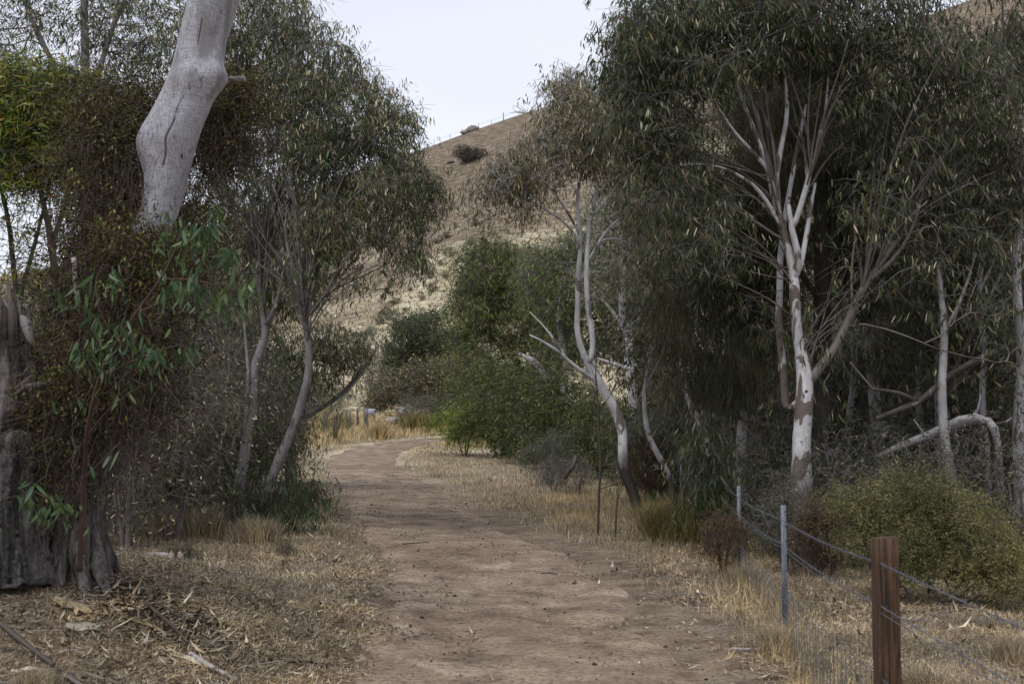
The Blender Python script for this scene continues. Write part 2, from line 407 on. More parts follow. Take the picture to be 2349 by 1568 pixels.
def ground_mat():
    m, nt, bs = new_mat('dry_earth')
    oc = coord(nt)
    fine = noise(nt, oc, 40, 4, .7)
    mid = noise(nt, oc, 3.2, 4, .6)
    c = ramp(nt, mid, [(.3, (.13, .088, .058)), (.5, (.23, .175, .125)), (.7, (.33, .265, .185))])
    c = mixc(nt, 1.0, c, ramp(nt, fine, [(.3, (.45, .43, .42)), (.55, (1, 1, 1)), (.8, (1.3, 1.25, 1.15))]), 'MULTIPLY')
    # dry grass of the far paddock and the hill
    sp = nt.nodes.new('ShaderNodeSeparateXYZ'); nt.links.new(oc, sp.inputs[0])
    terr = nt.nodes.new('ShaderNodeTexWave'); terr.bands_direction = 'Z'
    terr.inputs['Scale'].default_value = .42; terr.inputs['Distortion'].default_value = 13
    terr.inputs['Detail'].default_value = 4; terr.inputs['Detail Scale'].default_value = .8; terr.inputs['Detail Roughness'].default_value = .65
    mm = nt.nodes.new('ShaderNodeMapping'); mm.inputs['Scale'].default_value = (.05, .0, 1); nt.links.new(oc, mm.inputs[0])
    nt.links.new(mm.outputs[0], terr.inputs['Vector'])
    tuss = noise(nt, oc, 1, 5, .72, (.55, .55, 1.6))
    blotch = noise(nt, oc, .035, 4, .6, None, .5)
    brown = mixc(nt, 1.0, ramp(nt, tuss, [(.36, (.10, .074, .055)), (.5, (.19, .145, .105)), (.64, (.33, .265, .185))]), (1, 1, 1), 'MULTIPLY')
    pale = ramp(nt, tuss, [(.36, (.20, .16, .11)), (.48, (.46, .39, .265)), (.64, (.64, .57, .41))])
    # height: the foot of the slope is pale grass, the upper slope grazed brown
    hh = math_(nt, 'ADD', math_(nt, 'ADD', math_(nt, 'MULTIPLY', sp.outputs[2], -.02), math_(nt, 'MULTIPLY', sp.outputs[0], .010)), math_(nt, 'MULTIPLY', math_(nt, 'SUBTRACT', blotch, .5), 1.3))
    palem = ramp(nt, math_(nt, 'ADD', hh, 1.12), [(.42, (0, 0, 0)), (.62, (1, 1, 1))])
    hc = mixc(nt, palem, brown, pale)
    hc = mixc(nt, .22, hc, ramp(nt, terr.outputs[0], [(.2, (.52, .50, .47)), (.6, (1.12, 1.12, 1.1))]), 'MULTIPLY')
    far = ramp(nt, math_(nt, 'DIVIDE', sp.outputs[1], 120), [(.20, (0, 0, 0)), (.42, (1, 1, 1))])
    c = mixc(nt, far, c, hc)
    nt.links.new(c, bs.inputs['Base Color']); bs.inputs['Roughness'].default_value = .95
    bs.inputs['Specular IOR Level'].default_value = .15
    bump(nt, bs, math_(nt, 'ADD', math_(nt, 'MULTIPLY', fine, .03), math_(nt, 'MULTIPLY', math_(nt, 'MULTIPLY', far, math_(nt, 'ADD', tuss, math_(nt, 'MULTIPLY', terr.outputs[0], .25))), .9)), .8, 1.0)
    return m
M['ground'] = ground_mat()
def path_mat():
    m, nt, bs = new_mat('packed_dirt')
    oc = coord(nt)
    grit = noise(nt, oc, 62, 4, .8)
    fine = noise(nt, oc, 22, 5, .7)
    streak = noise(nt, oc, 1, 4, .62, (2.2, 2.2, 1), .5)
    big = noise(nt, oc, .55, 4, .6, None, .5)
    c = ramp(nt, streak, [(.30, (.145, .108, .079)), (.46, (.243, .183, .132)), (.58, (.307, .236, .171)), (.72, (.41, .33, .248))])
    c = mixc(nt, ramp(nt, big, [(.40, (.0, .0, .0)), (.56, (1, 1, 1))]), mixc(nt, 1.0, c, (.76, .74, .72), 'MULTIPLY'), c)
    c = mixc(nt, 1.0, c, ramp(nt, fine, [(.34, (.40, .38, .37)), (.47, (.95, .95, .95)), (.66, (1.35, 1.33, 1.3))]), 'MULTIPLY')
    c = mixc(nt, 1.0, c, ramp(nt, grit, [(.32, (.38, .36, .35)), (.46, (1, 1, 1)), (.62, (1, 1, 1)), (.74, (1.8, 1.75, 1.7))]), 'MULTIPLY')
    nt.links.new(c, bs.inputs['Base Color']); bs.inputs['Roughness'].default_value = .93
    bs.inputs['Specular IOR Level'].default_value = .2
    bump(nt, bs, math_(nt, 'ADD', math_(nt, 'MULTIPLY', grit, .25), fine), .7, .02)
    return m
M['path'] = path_mat()
def plain(name, col, rough=.5, metal=0, var=.25, scale=30):
    m, nt, bs = new_mat(name)
    n = noise(nt, coord(nt), scale, 4, .6)
    c = ramp(nt, n, [(.3, tuple(x * (1 - var) for x in col)), (.7, tuple(min(1, x * (1 + var)) for x in col))])
    nt.links.new(c, bs.inputs['Base Color']); bs.inputs['Roughness'].default_value = rough; bs.inputs['Metallic'].default_value = metal
    return m
M['galv'] = plain('galvanised_steel', (.17, .185, .215), .6, .3)
M['wire'] = plain('wire_steel', (.15, .16, .19), .55, .4)
M['hole'] = plain('punched_hole', (.02, .02, .02), .9)
M['sign'] = plain('painted_sign', (.42, .44, .50), .6)
M['pebble'] = leaf_mat('pebble', [(0, G(.035, .025, .02)), (.45, G(.09, .065, .05)), (.7, G(.22, .165, .12)), (.93, G(.34, .28, .22)), (1, G(.6, .55, .48))], rough=.85, spec=.2, trans=0)
M['charred'] = leaf_mat('charred', [(0, G(.025, .02, .018)), (.6, G(.05, .038, .032)), (1, G(.11, .08, .065))], rough=.9, spec=.2, trans=0)

# ------------------------------------------------------------------ ground and track
def axis(parts):
    out = [np.array([parts[0][0]])]
    for a, b, n in parts: out.append(np.linspace(a, b, n + 1)[1:])
    return np.concatenate(out)
gx = axis([(-700, -150, 14), (-150, -60, 22), (-60, -20, 36), (-20, -7, 45), (-7, 7, 120), (7, 20, 42), (20, 60, 34), (60, 150, 22), (150, 700, 14)])
gy = axis([(-90, -10, 20), (-10, 4, 30), (4, 20, 150), (20, 40, 90), (40, 70, 70), (70, 110, 45), (110, 300, 125), (300, 420, 20), (420, 900, 10)])
XX, YY = np.meshgrid(gx, gy)
ZZ = terrain(XX, YY)
pdg = pathdist(XX, YY)
ZZ = ZZ - .03 * sm(.45, -.2, pdg)       # the track is worn in a little
V = np.stack([XX, YY, ZZ], -1).reshape(-1, 3)
nx, ny = len(gx), len(gy)
ii = (np.arange(ny - 1)[:, None] * nx + np.arange(nx - 1)[None])
Q = np.stack([ii, ii + 1, ii + nx + 1, ii + nx], -1).reshape(-1)
tag(link('ground', make_mesh('ground', V, Q, np.full(len(Q) // 4, 4), M['ground'], True)), kind='structure')

n_t = 30
tt = np.linspace(-1.22, 1.22, n_t)
sel = np.arange(0, len(PCX), 1)
sel = sel[(PCY[sel] > -20) | (np.arange(len(sel)) % 4 == 0)]
cxp, cyp, hwp = PCX[sel], PCY[sel], HW[sel]
tx = np.gradient(cxp); ty = np.gradient(cyp); l_ = np.hypot(tx, ty); nxv, nyv = ty / l_, -tx / l_
PX = cxp[:, None] + nxv[:, None] * hwp[:, None] * tt[None]
PYY = cyp[:, None] + nyv[:, None] * hwp[:, None] * tt[None]
edge = wob(PX, PYY, 2.2, 2) * .10 + wob(PX, PYY, 7, 7) * .05
PZZ = terrain(PX, PYY) - .03 * sm(.45, -.2, pathdist(PX, PYY)) + .028 - .075 * np.clip((np.abs(tt)[None] - .78 + edge) / .3, 0, 1) ** 1.0 \
      + .003 * wob(PX, PYY, 6, 15) + .006 * np.cos(tt * 7)[None]
Vp = np.stack([PX, PYY, PZZ], -1).reshape(-1, 3)
ii = (np.arange(len(sel) - 1)[:, None] * n_t + np.arange(n_t - 1)[None])
Q = np.stack([ii, ii + 1, ii + n_t + 1, ii + n_t], -1).reshape(-1)
tag(link('path', make_mesh('path', Vp, Q, np.full(len(Q) // 4, 4), M['path'], True)), kind='structure')

# ------------------------------------------------------------------ leaf templates
def leaf_geo(Ln, Wd, seg=2, bend=.15, sick=.12, rng=RNG):
    """a lance-shaped leaf hanging along -Z from the origin"""
    if seg == 1:
        V = np.array([[0, 0, 0], [Wd / 2, bend * Ln * .3, -Ln * .45], [sick * Ln, bend * Ln, -Ln], [-Wd / 2, bend * Ln * .3, -Ln * .4]])
        return V, [0, 1, 2, 3], [4]
    V = np.array([[0, 0, 0], [Wd * .42, Wd * .12, -Ln * .28], [-Wd * .42, Wd * .12, -Ln * .28],
                  [Wd * .40 + sick * Ln * .45, bend * Ln * .5, -Ln * .66], [-Wd * .34 + sick * Ln * .45, bend * Ln * .5, -Ln * .66], [sick * Ln, bend * Ln, -Ln]])
    return V, [0, 1, 2, 1, 3, 4, 2, 3, 5, 4], [3, 4, 3]
def rotm(ax, ang):
    ax = np.asarray(ax, float); ax /= np.linalg.norm(ax); x, y, z = ax; c, s = math.cos(ang), math.sin(ang); C = 1 - c
    return np.array([[c + x*x*C, x*y*C - z*s, x*z*C + y*s], [y*x*C + z*s, c + y*y*C, y*z*C - x*s], [z*x*C - y*s, z*y*C + x*s, c + z*z*C]])
def spray(rng, n, Ln, Wd, hang=.5, R=.25, seg=2, down=.12, flat=1.0):
    """a spray of n leaves: hang 0 = any direction, 1 = straight down"""
    Vs, Fs, Ss, As = [], [], [], []; k = 0
    ntw = 4
    tips = [rng.normal(size=3) * [R, R, R * .6 * flat] + [0, 0, -R * .15] for _ in range(ntw)]
    for i in range(n):
        L_ = Ln * rng.uniform(.5, 1.25); W_ = Wd * rng.uniform(.6, 1.2)
        v, f, s_ = leaf_geo(L_, W_, seg, rng.uniform(-.25, .25), rng.uniform(-.2, .2))
        v = v @ rotm([0, 0, 1], rng.uniform(0, 6.28)).T
        dirv = rng.normal(size=3); dirv /= np.linalg.norm(dirv)
        dirv = dirv * (1 - hang) + np.array([0, 0, -1.]) * hang
        dirv /= np.linalg.norm(dirv)
        z = np.array([0, 0, -1.]); ax = np.cross(z, dirv); sn = np.linalg.norm(ax)
        if sn > 1e-4: v = v @ rotm(ax, math.atan2(sn, z @ dirv)).T
        tip = tips[i % ntw]; t = .3 + .85 * rng.uniform() ** .6
        p = tip * t + np.array([0, 0, -down * t * t]) + rng.normal(size=3) * R * .13
        Vs.append(v + p); Fs.append(np.array(f) + k); Ss.append(s_); k += len(v)
        As.append(np.full(len(v), rng.uniform(0, 1)))
    return np.concatenate(Vs), np.concatenate(Fs), np.concatenate(Ss), np.concatenate(As), tips
def twigs_of(rng, tips, r=.0025, down=.12):
    s = Soup()
    for tip in tips:
        t = np.array([0, .5, 1.0])[:, None]
        p = tip[None] * t + np.array([0, 0, -down])[None] * t * t
        s.tube(p, [r * 1.5, r, r * .5], 3, cap=False, a=rng.uniform())
    return np.concatenate(s.V), np.concatenate(s.F), np.concatenate(s.S), np.concatenate(s.A)
def needles(rng, n, Ln, Wd):
    Vs, Fs, Ss, As = [], [], [], []
    for i in range(n):
        L_ = Ln * rng.uniform(.6, 1.2); a = rng.uniform(0, 6.28); o = rng.normal(size=3) * [.10, .10, .06]
        lean = rng.normal(size=2) * .22 * L_
        w = np.array([math.cos(a), math.sin(a), 0]) * Wd / 2
        p0, p1, p2 = o, o + [lean[0] * .6, lean[1] * .6, -L_ * .45], o + [lean[0] * .9, lean[1] * .9, -L_]
        Vs.append(np.array([p0 + w, p0 - w, p1 - w, p1 + w, p2])); Fs.append(np.array([0, 1, 2, 3, 3, 2, 4]) + 5 * i); Ss.append([4, 3]); As.append(np.full(5, rng.uniform()))
    return np.concatenate(Vs), np.concatenate(Fs), np.concatenate(Ss), np.concatenate(As), [rng.normal(size=3) * [.12, .12, .02] for _ in range(2)]
r_ = np.random.default_rng(11)
SPR = {
    'gum': [spray(r_, 22, .135, .0225, .66, .20) for _ in range(8)],
    'shoot': [spray(r_, 7, .085, .02, .6, .07) for _ in range(5)],
    'gum_big': [spray(r_, 18, .15, .026, .75, .22) for _ in range(5)],
    'gum_far': [spray(r_, 20, .19, .036, .6, .38, seg=1) for _ in range(5)],
    'wattle': [spray(r_, 28, .125, .015, .45, .24) for _ in range(5)],
    'broad': [spray(r_, 26, .10, .026, .25, .22) for _ in range(5)],
    'small': [spray(r_, 34, .034, .011, .1, .13, seg=1, down=.02) for _ in range(5)],
    'fine': [spray(r_, 60, .028, .0075, .0, .10, seg=1, down=0) for _ in range(5)],
    'tiny_far': [spray(r_, 26, .11, .04, .1, .30, seg=1, down=.0) for _ in range(5)],
    'needle': [needles(r_, 30, .36, .0050) for _ in range(5)],
    'sparse': [spray(r_, 9, .085, .022, .4, .22, seg=1) for _ in range(5)],
}
TW = {k: [twigs_of(r_, s[4], .0026 if 'far' not in k else .005) for s in v] for k, v in SPR.items()}

# ------------------------------------------------------------------ tree builder
def crown_points(crown, rng):
    pts = []
    for c in crown:
        px, py, d, rx, ry, rd, n = c
        c0 = W(px, py, d); k = d / F
        v = rng.normal(size=(n, 3)); v /= np.linalg.norm(v, axis=1)[:, None]
        v *= rng.uniform(.15, 1, n)[:, None] ** (1 / 2.4)
        pts.append(c0 + v * [rx * k, rd, ry * k])
    return np.concatenate(pts)

def grow(limbs, targets, rng, tipr=.0035, expo=.47, arch=.4, wig=.06, up=1.0, maxr=None, rfix=True):
    """traced limbs plus branches grown out to every target; returns chains [(points, radii)]"""
    P = []; PA = []; D = []; RF = []; chains = []
    for L_ in limbs:
        L_ = np.asarray(L_, float)
        # resample smoothly
        s = np.r_[0, np.cumsum(np.linalg.norm(np.diff(L_[:, :3], axis=0), axis=1))]
        m = max(4, int(s[-1] / .12)); q = np.linspace(0, s[-1], m)
        pts = np.stack([np.interp(q, s, L_[:, i]) for i in range(3)], 1)
        k = 5
        if m > 8:
            for i in range(3):
                e = np.r_[np.full(k // 2, pts[0, i]), pts[:, i], np.full(k // 2, pts[-1, i])]
                sm_ = np.convolve(e, np.ones(k) / k, 'valid'); sm_[0] = pts[0, i]; sm_[-1] = pts[-1, i]; pts[:, i] = sm_
        rr = np.interp(q, s, L_[:, 3])
        st = len(P)
        if st:                                      # start from the nearest existing node
            A = np.array(P); j = int(np.argmin(((A - pts[0]) ** 2).sum(1)))
            if np.linalg.norm(A[j] - pts[0]) < .35: pts[0] = A[j]
        else: j = -1
        idx = []
        for i in range(m):
            P.append(pts[i]); PA.append(j if i == 0 else len(P) - 2); RF.append(rr[i])
            d = pts[min(i + 1, m - 1)] - pts[max(i - 1, 0)]; D.append(d / (np.linalg.norm(d) + 1e-9)); idx.append(len(P) - 1)
        chains.append(idx)
    nlimb = len(P)
    P = list(P)
    cap = nlimb + len(targets) * 14 + 10
    A = np.zeros((cap, 3)); A[:nlimb] = P; n = nlimb
    Dd = np.zeros((cap, 3)); Dd[:nlimb] = D
    PAR = np.full(cap, -1); PAR[:nlimb] = PA
    cost0 = np.zeros(cap)
    base = A[0]
    dist = np.array([np.sqrt(((A[:nlimb] - t) ** 2).sum(1).min()) for t in targets])
    for ti in np.argsort(dist):
        t = targets[ti]
        v = t - A[:n]; d2 = np.sqrt((v ** 2).sum(1))
        c = d2 * (1 + .55 * np.clip(-(v[:, 2] * up) / (d2 + 1e-6), 0, 1)) + .25 * cost0[:n] - .3 * d2 * np.clip((v * Dd[:n]).sum(1) / (d2 + 1e-6), -1, 1)
        j = int(np.argmin(c)); a = A[j]; dv = t - a; dl = np.linalg.norm(dv)
        if dl < .02: continue
        k = int(np.clip(dl / .16, 2, 12))
        ctrl = a + Dd[j] * dl * arch + dv * .25 + np.array([0, 0, .08 * dl * up]) + rng.normal(size=3) * wig * dl
        s = np.linspace(0, 1, k + 1)[1:, None]
        q = (1 - s) ** 2 * a + 2 * s * (1 - s) * ctrl + s ** 2 * t
        q[:-1] += rng.normal(size=(k - 1, 3)) * wig * .22 * min(dl, 1)
        idx = [j]
        for i in range(k):
            A[n] = q[i]; pr = A[idx[-1]]; dd = q[i] - pr; Dd[n] = dd / (np.linalg.norm(dd) + 1e-9)
            PAR[n] = idx[-1]; cost0[n] = cost0[idx[-1]] + .16; idx.append(n); n += 1
        chains.append(idx)
    cnt = np.zeros(n); 
    for ch in chains[len(limbs):]: cnt[ch[-1]] += 1
    for i in range(n - 1, -1, -1):
        if PAR[i] >= 0: cnt[PAR[i]] += cnt[i]
    R = tipr * np.maximum(cnt, 1) ** expo
    R[:nlimb] = RF
    out_l, out_b = [], []
    for ci, ch in enumerate(chains):
        pts = A[ch]; r = R[ch].copy()
        if ci >= len(limbs):
            r[0] = min(r[0], r[1] * 1.15); out_b.append((pts, r))
        else: out_l.append((pts, r))
    return out_l, out_b

def fan(x0, y0, x1, y1, d, n, tx, ty, tw, th, seed, r=.022):
    # slender secondary limbs leaving the stem between (x0,y0) and (x1,y1) and fanning up to a wide target area
    g = np.random.default_rng(seed); out = []
    for k in range(n):
        t = g.uniform(); a = (x0 + (x1 - x0) * t, y0 + (y1 - y0) * t); b = (tx + g.uniform(-1, 1) * tw, ty + g.uniform(-1, 1) * th); dd = d + g.uniform(-.9, .7)
        m = (a[0] * .6 + b[0] * .4 - (b[0] - a[0]) * .12 + g.normal() * 8, a[1] * .55 + b[1] * .45); q = (a[0] * .25 + b[0] * .75 + g.normal() * 10, a[1] * .25 + b[1] * .75 - 8)
        rr = r * g.uniform(.6, 1.25)
        out.append([(a[0], a[1], d, rr), (m[0], m[1], d * .6 + dd * .4, rr * .8), (q[0], q[1], dd * .8 + d * .2, rr * .55), (b[0], b[1], dd, rr * .25)])
    return out
def tree(name, label, cat, limbs, crown, spr, leafm, barkm, branchm, seed=1, group=None, per=1, scale=(.8, 1.25), twig=True,
         tipr=.0035, arch=.4, wig=.07, up=1.0, sides=11, dead=0, base=None, fol='foliage', trim=None, expo=.47, boughs=(), boughm=None):
    rng = np.random.default_rng(seed)
    nl_ = len(limbs); LW = [[np.r_[W(p[0], p[1], p[2]), p[3]] for p in l] for l in list(limbs) + list(boughs)]
    T = crown_points(crown, rng)
    if trim is not None:
        v = T - CAM; k = v[:, 1] * math.cos(PITCH) + v[:, 2] * math.sin(PITCH); px = 1174.5 + F * v[:, 0] / k
        py = 784 - F * (v[:, 2] * math.cos(PITCH) - v[:, 1] * math.sin(PITCH)) / k; T = T[~trim(px, py, T[:, 1])]
    T = T[T[:, 2] > terrain(T[:, 0], T[:, 1]) + .15]
    b = np.array(base) if base is not None else LW[0][0][:3].copy()
    if base is None:
        zg = TZ(b[0], b[1])
        if b[2] > zg: LW[0].insert(0, np.r_[b[0], b[1], zg - .12, LW[0][0][3] * 1.2])
        b = np.array([b[0], b[1], zg])
    ll, bb = grow(LW, T, rng, tipr, expo, arch, wig, up)
    r = root(name, b, label, cat, group)
    s = Soup()
    for i, (p, rr) in enumerate(ll[:nl_]): s.tube(p, rr, sides if rr.max() > .03 else 7, rough=.05, rng=rng)
    link('trunk', s.mesh('trunk', M[barkm], True, b), r)
    if len(ll) > nl_:
        s = Soup()
        for p, rr in ll[nl_:]: s.tube(p, rr, 8 if rr.max() > .025 else 5, rough=.06, rng=rng)
        link('boughs', s.mesh('boughs', M[boughm or branchm], True, b), r)
    s = Soup()
    for p, rr in bb: s.tube(p, rr, 6 if rr.max() > .018 else (4 if rr.max() > .007 else 3), cap=False, a=rng.uniform())
    tm = TW[spr]
    if twig:
        k = rng.integers(0, len(tm), len(T))
        for q in range(len(tm)):
            m = k == q
            if m.any(): s.add(*stamp(tm[q], T[m], rng.uniform(0, 6.28, m.sum()), rng.uniform(*scale, m.sum())))
    if s.n: tag(link('branches', s.mesh('branches', M[branchm], True, b), r), kind='stuff')
    s = Soup(); tmps = SPR[spr]
    TT = T if dead == 0 else T[rng.uniform(size=len(T)) > dead]
    pos = np.repeat(TT, per, 0)
    if per > 1: pos = pos + rng.normal(size=pos.shape) * .13
    k = rng.integers(0, len(tmps), len(pos))
    for q in range(len(tmps)):
        m = k == q
        if m.any(): s.add(*stamp(tmps[q][:4], pos[m], rng.uniform(0, 6.28, m.sum()), rng.uniform(*scale, m.sum()), rng.normal(0, .25, m.sum())))
    if s.n: tag(link(fol, s.mesh(fol, M[leafm], False, b), r), kind='stuff')
    return r

# ================================================================== LEFT SIDE
# ---- the big leaning gum (its skin is smooth and grey above, rough at the foot)
GB = ground_at(175, 9.0)
def big_gum():
    E = np.array([(-420, 585, 700), (-200, 510, 628), (-60, 450, 572), (0, 430, 545), (50, 415, 528), (100, 404, 514), (150, 396, 513), (180, 388, 526), (200, 381, 514), (230, 368, 490), (265, 350, 476),
         (300, 327, 461), (330, 313, 452), (360, 320, 443), (400, 334, 432), (450, 334, 418), (520, 305, 395), (600, 268, 368), (700, 228, 338), (800, 188, 308),
         (900, 158, 282), (1000, 130, 256), (1100, 112, 234), (1200, 100, 226), (1260, 92, 236), (1310, 80, 250), (1350, 66, 268)], float)
    y = np.arange(-420, 1350, 4.0)
    lft = np.interp(y, E[:, 0], E[:, 1]); rgt = np.interp(y, E[:, 0], E[:, 2])
    k = 7
    def sm1(a): 
        e = np.r_[np.full(k // 2, a[0]), a, np.full(k // 2, a[-1])]; return np.convolve(e, np.ones(k) / k, 'valid')
    lft, rgt = sm1(lft), sm1(rgt)
    n = len(y); sides = 230; th = np.arange(sides) / sides * 2 * np.pi
    C = np.array([W((l + r) / 2, yy, 9.0) for l, r, yy in zip(lft, rgt, y)]); R = (rgt - lft) / 2 * 9.0 / F
    low = sm(900, 1100, y)[:, None]
    disp = .012 * np.sin(3 * th[None] + y[:, None] * .012) + .008 * np.sin(5 * th[None] - y[:, None] * .02 + 1)
    ww_ = np.sin(y[:, None] * .02) * 1.2 + .5 * np.sin(y[:, None] * .051)
    furrow = .5 * np.abs(np.sin(th[None] * 9 + ww_)) ** .5 + .35 * np.abs(np.sin(th[None] * 23 - ww_ * 1.4 + np.sin(y[:, None] * .09))) ** .6 + .15 * np.abs(np.sin(th[None] * 41 + y[:, None] * .07))
    disp = disp * (1 + low * 2) + low * (furrow - .7) * .045
    # long crack: column facing the camera (th = -pi/2), following the photograph
    cyk = np.array([(120, 475), (200, 452), (260, 428), (300, 412), (330, 403), (360, 396), (392, 390)], float)
    gx_ = np.interp(y, cyk[:, 0], cyk[:, 1]) + 2.5 * np.sin(y * .09)
    xr = (np.cos(th)[None] * R[:, None]); fx = (gx_ - (lft + rgt) / 2) * 9.0 / F
    wdt = np.interp(y, [120, 225, 262, 300, 370, 396], [.002, .0026, .0035, .0048, .0065, .003])
    front = (np.sin(th)[None] < -.15)
    g = np.exp(-((xr - fx[:, None]) / np.maximum(wdt, 1e-4)[:, None]) ** 2) * front * (np.interp(y, [120, 150, 225, 262, 300, 392, 398], [0, .12, .2, .75, 1, 1, 0]) * (1 - .5 * (np.sin(y * .23) > .6) * (y < 290)))[:, None]
    g2x = np.interp(y, [60, 150], [478, 462]) ; f2 = (g2x - (lft + rgt) / 2) * 9.0 / F
    g2 = np.exp(-((xr - f2[:, None] ) / .004) ** 2) * front * ((y > 62) & (y < 118))[:, None] * .8
    g = np.maximum(g, g2)
    r = R[:, None] + disp * 0.8 - g * .018
    V = np.empty((n, sides, 3))
    V[..., 0] = C[:, None, 0] + np.cos(th)[None] * r
    V[..., 1] = C[:, None, 1] + np.sin(th)[None] * r
    V[..., 2] = C[:, None, 2]
    i = np.arange(n - 1)[:, None] * sides; j = np.arange(sides)[None]; j2 = (j + 1) % sides
    split = np.searchsorted(y, 930)
    rt = root('leaning_gum_tree', GB, 'big grey leaning gum with a swollen smooth trunk wrapped in dead creeper', 'tree')
    for a, b_, nm, mt in ((0, split, 'trunk', 'big_gum'), (split - 1, n - 1, 'butt', 'old_bark')):
        Vv = (V[a:b_ + 1] - GB).reshape(-1, 3); m_ = b_ - a
        i = np.arange(m_)[:, None] * sides
        Q = np.stack([i + j, i + sides + j, i + sides + j2, i + j2], -1).reshape(-1)
        link(nm, make_mesh(nm, Vv, Q, np.full(len(Q) // 4, 4), M[mt], True, {'groove': g[a:b_ + 1].ravel()}), rt)
    # root flares
    for pts in ([(205, 1190, 8.95, .07), (212, 1255, 8.9, .075), (228, 1310, 8.8, .06), (246, 1352, 8.7, .03)],
                [(150, 1180, 8.9, .08), (140, 1260, 8.8, .085), (130, 1320, 8.65, .06)],
                [(110, 1180, 8.95, .07), (95, 1260, 8.9, .07), (70, 1315, 8.8, .05)],
                [(180, 1080, 8.93, .06), (185, 1180, 8.85, .07), (180, 1270, 8.75, .075), (196, 1330, 8.65, .04)],
                [(215, 1180, 9.15, .06), (245, 1270, 9.2, .06), (275, 1335, 9.2, .03)]):
        s = Soup(); L_ = np.array([np.r_[W(*p[:3]), p[3]] for p in pts]); e_ = L_[-1].copy(); e_[:3] += (L_[-1, :3] - L_[-2, :3]) * [1.3, 1.3, 0]; e_[2] = TZ(e_[0], e_[1]) - .05; e_[3] *= .5; L_[-1, 2] = TZ(L_[-1, 0], L_[-1, 1]) + .0; L_ = np.vstack([L_, e_]); q = np.linspace(0, 1, 26); t0 = np.linspace(0, 1, len(L_))
        P_ = np.stack([np.interp(q, t0, smooth(L_[:, c], 1)) for c in range(3)], 1); rr = np.interp(q, t0, L_[:, 3])
        s.tube(P_, rr * .85, 20, rough=.16)
        link('root_flare', s.mesh('root_flare', M['old_bark'], True, GB), rt)
    # broken pale limb stub seen right of the bulge
    s = Soup(); s.tube([W(515, 188, 9.3), W(530, 184, 9.35), W(548, 183, 9.4), W(562, 181, 9.4)], [.030, .026, .027, .032], 11, rough=.2)
    link('broken_limb', s.mesh('broken_limb', M['deadwood'], True, GB), rt)
    return rt
big_gum()

# ---- hollow stump at the left edge
HB = ground_at(30, 8.7)
hs = root('hollow_stump', HB, 'charred hollow gum stump with a jagged broken top at the left edge', 'stump')
def loft(E, d, sides, mat, name, parent, off, rough=.04, jag=0, sq=0):
    E = np.array(E, float); y = np.arange(E[0, 0], E[-1, 0], 6.0)
    l = np.interp(y, E[:, 0], E[:, 1]); r = np.interp(y, E[:, 0], E[:, 2]); n = len(y)
    th = np.arange(sides) / sides * 2 * np.pi
    C = np.array([W((a + b) / 2, yy, d) for a, b, yy in zip(l, r, y)]); R = ((r - l) / 2 * d / F)[:, None]
    R = R * (1 + rough * RNG.normal(size=(n, sides)) * .5 + rough * 2 * np.sin(th * 4 + 1)[None] + rough * np.sin(th * 9 + y[:, None] * .02))
    if sq: R = R * (1 - sq + sq * 1.35 / np.maximum(np.abs(np.cos(th)), np.abs(np.sin(th))))[None] 
    V = np.stack([C[:, None, 0] + np.cos(th)[None] * R, C[:, None, 1] + np.sin(th)[None] * R, C[:, None, 2] + 0 * R], -1)
    if jag: V[0, :, 2] += RNG.uniform(0, jag, sides); V[1, :, 2] += RNG.uniform(0, jag * .3, sides)
    V = (V - off).reshape(-1, 3)
    i = np.arange(n - 1)[:, None] * sides; j = np.arange(sides)[None]; j2 = (j + 1) % sides
    Q = np.stack([i + j, i + sides + j, i + sides + j2, i + j2], -1).reshape(-1)
    Fc = np.concatenate([Q, np.arange(sides), (n - 1) * sides + np.arange(sides)[::-1]])
    return link(name, make_mesh(name, V, Fc, np.r_[np.full(len(Q) // 4, 4), sides, sides], M[mat], True), parent)
loft([(760, -60, 62), (850, -40, 92), (940, -40, 98), (1010, -60, 60), (1100, -70, 60)], 8.9, 40, 'old_bark', 'trunk', hs, HB, .05, .2)
loft([(1020, -60, 52), (1050, -60, 66), (1100, -70, 62), (1160, -80, 68), (1230, -85, 72), (1340, -90, 92)], 8.55, 52, 'char_bark', 'butt', hs, HB, .075, .12, .35)
loft([(630, -55, -28), (700, -60, 14), (780, -60, 34)], 8.8, 28, 'white_bark', 'pale_limb', hs, HB, .03)
for (a, b_, c) in (((38, 790), (18, 642), .05), ((58, 780), (40, 680), .035), ((10, 780), (-6, 660), .05), ((70, 770), (62, 700), .02)):
    s = Soup(); s.tube([W(*a, 8.65), W((a[0] + b_[0]) / 2 + 4, (a[1] + b_[1]) / 2, 8.62), W(*b_, 8.6)], [c, c * .75, .006], 7, rough=.25)
    link('splinter', s.mesh('splinter', M['fibre_wood'], False, HB), hs)
s = Soup(); s.tube([W(46, 715, 8.62), W(60, 745, 8.6), W(70, 772, 8.6), W(84, 802, 8.62)], [.012, .034, .03, .006], 12, rough=.25)
link('bark_plate', s.mesh('bark_plate', M['grey_bark'], True, HB), hs)
s = Soup()
for pts, rr in (([(35, 905), (60, 888), (95, 884), (128, 872)], [.014, .026, .022, .020]), ([(38, 892), (62, 872), (78, 858)], [.012, .018, .006]), ([(70, 915), (92, 900), (120, 897)], [.012, .016, .006])):
    s.tube([W(p[0], p[1], 8.45) for p in pts], rr, 9, rough=.3)
link('broken_stub', s.mesh('broken_stub', M['fibre_wood'], True, HB), hs)

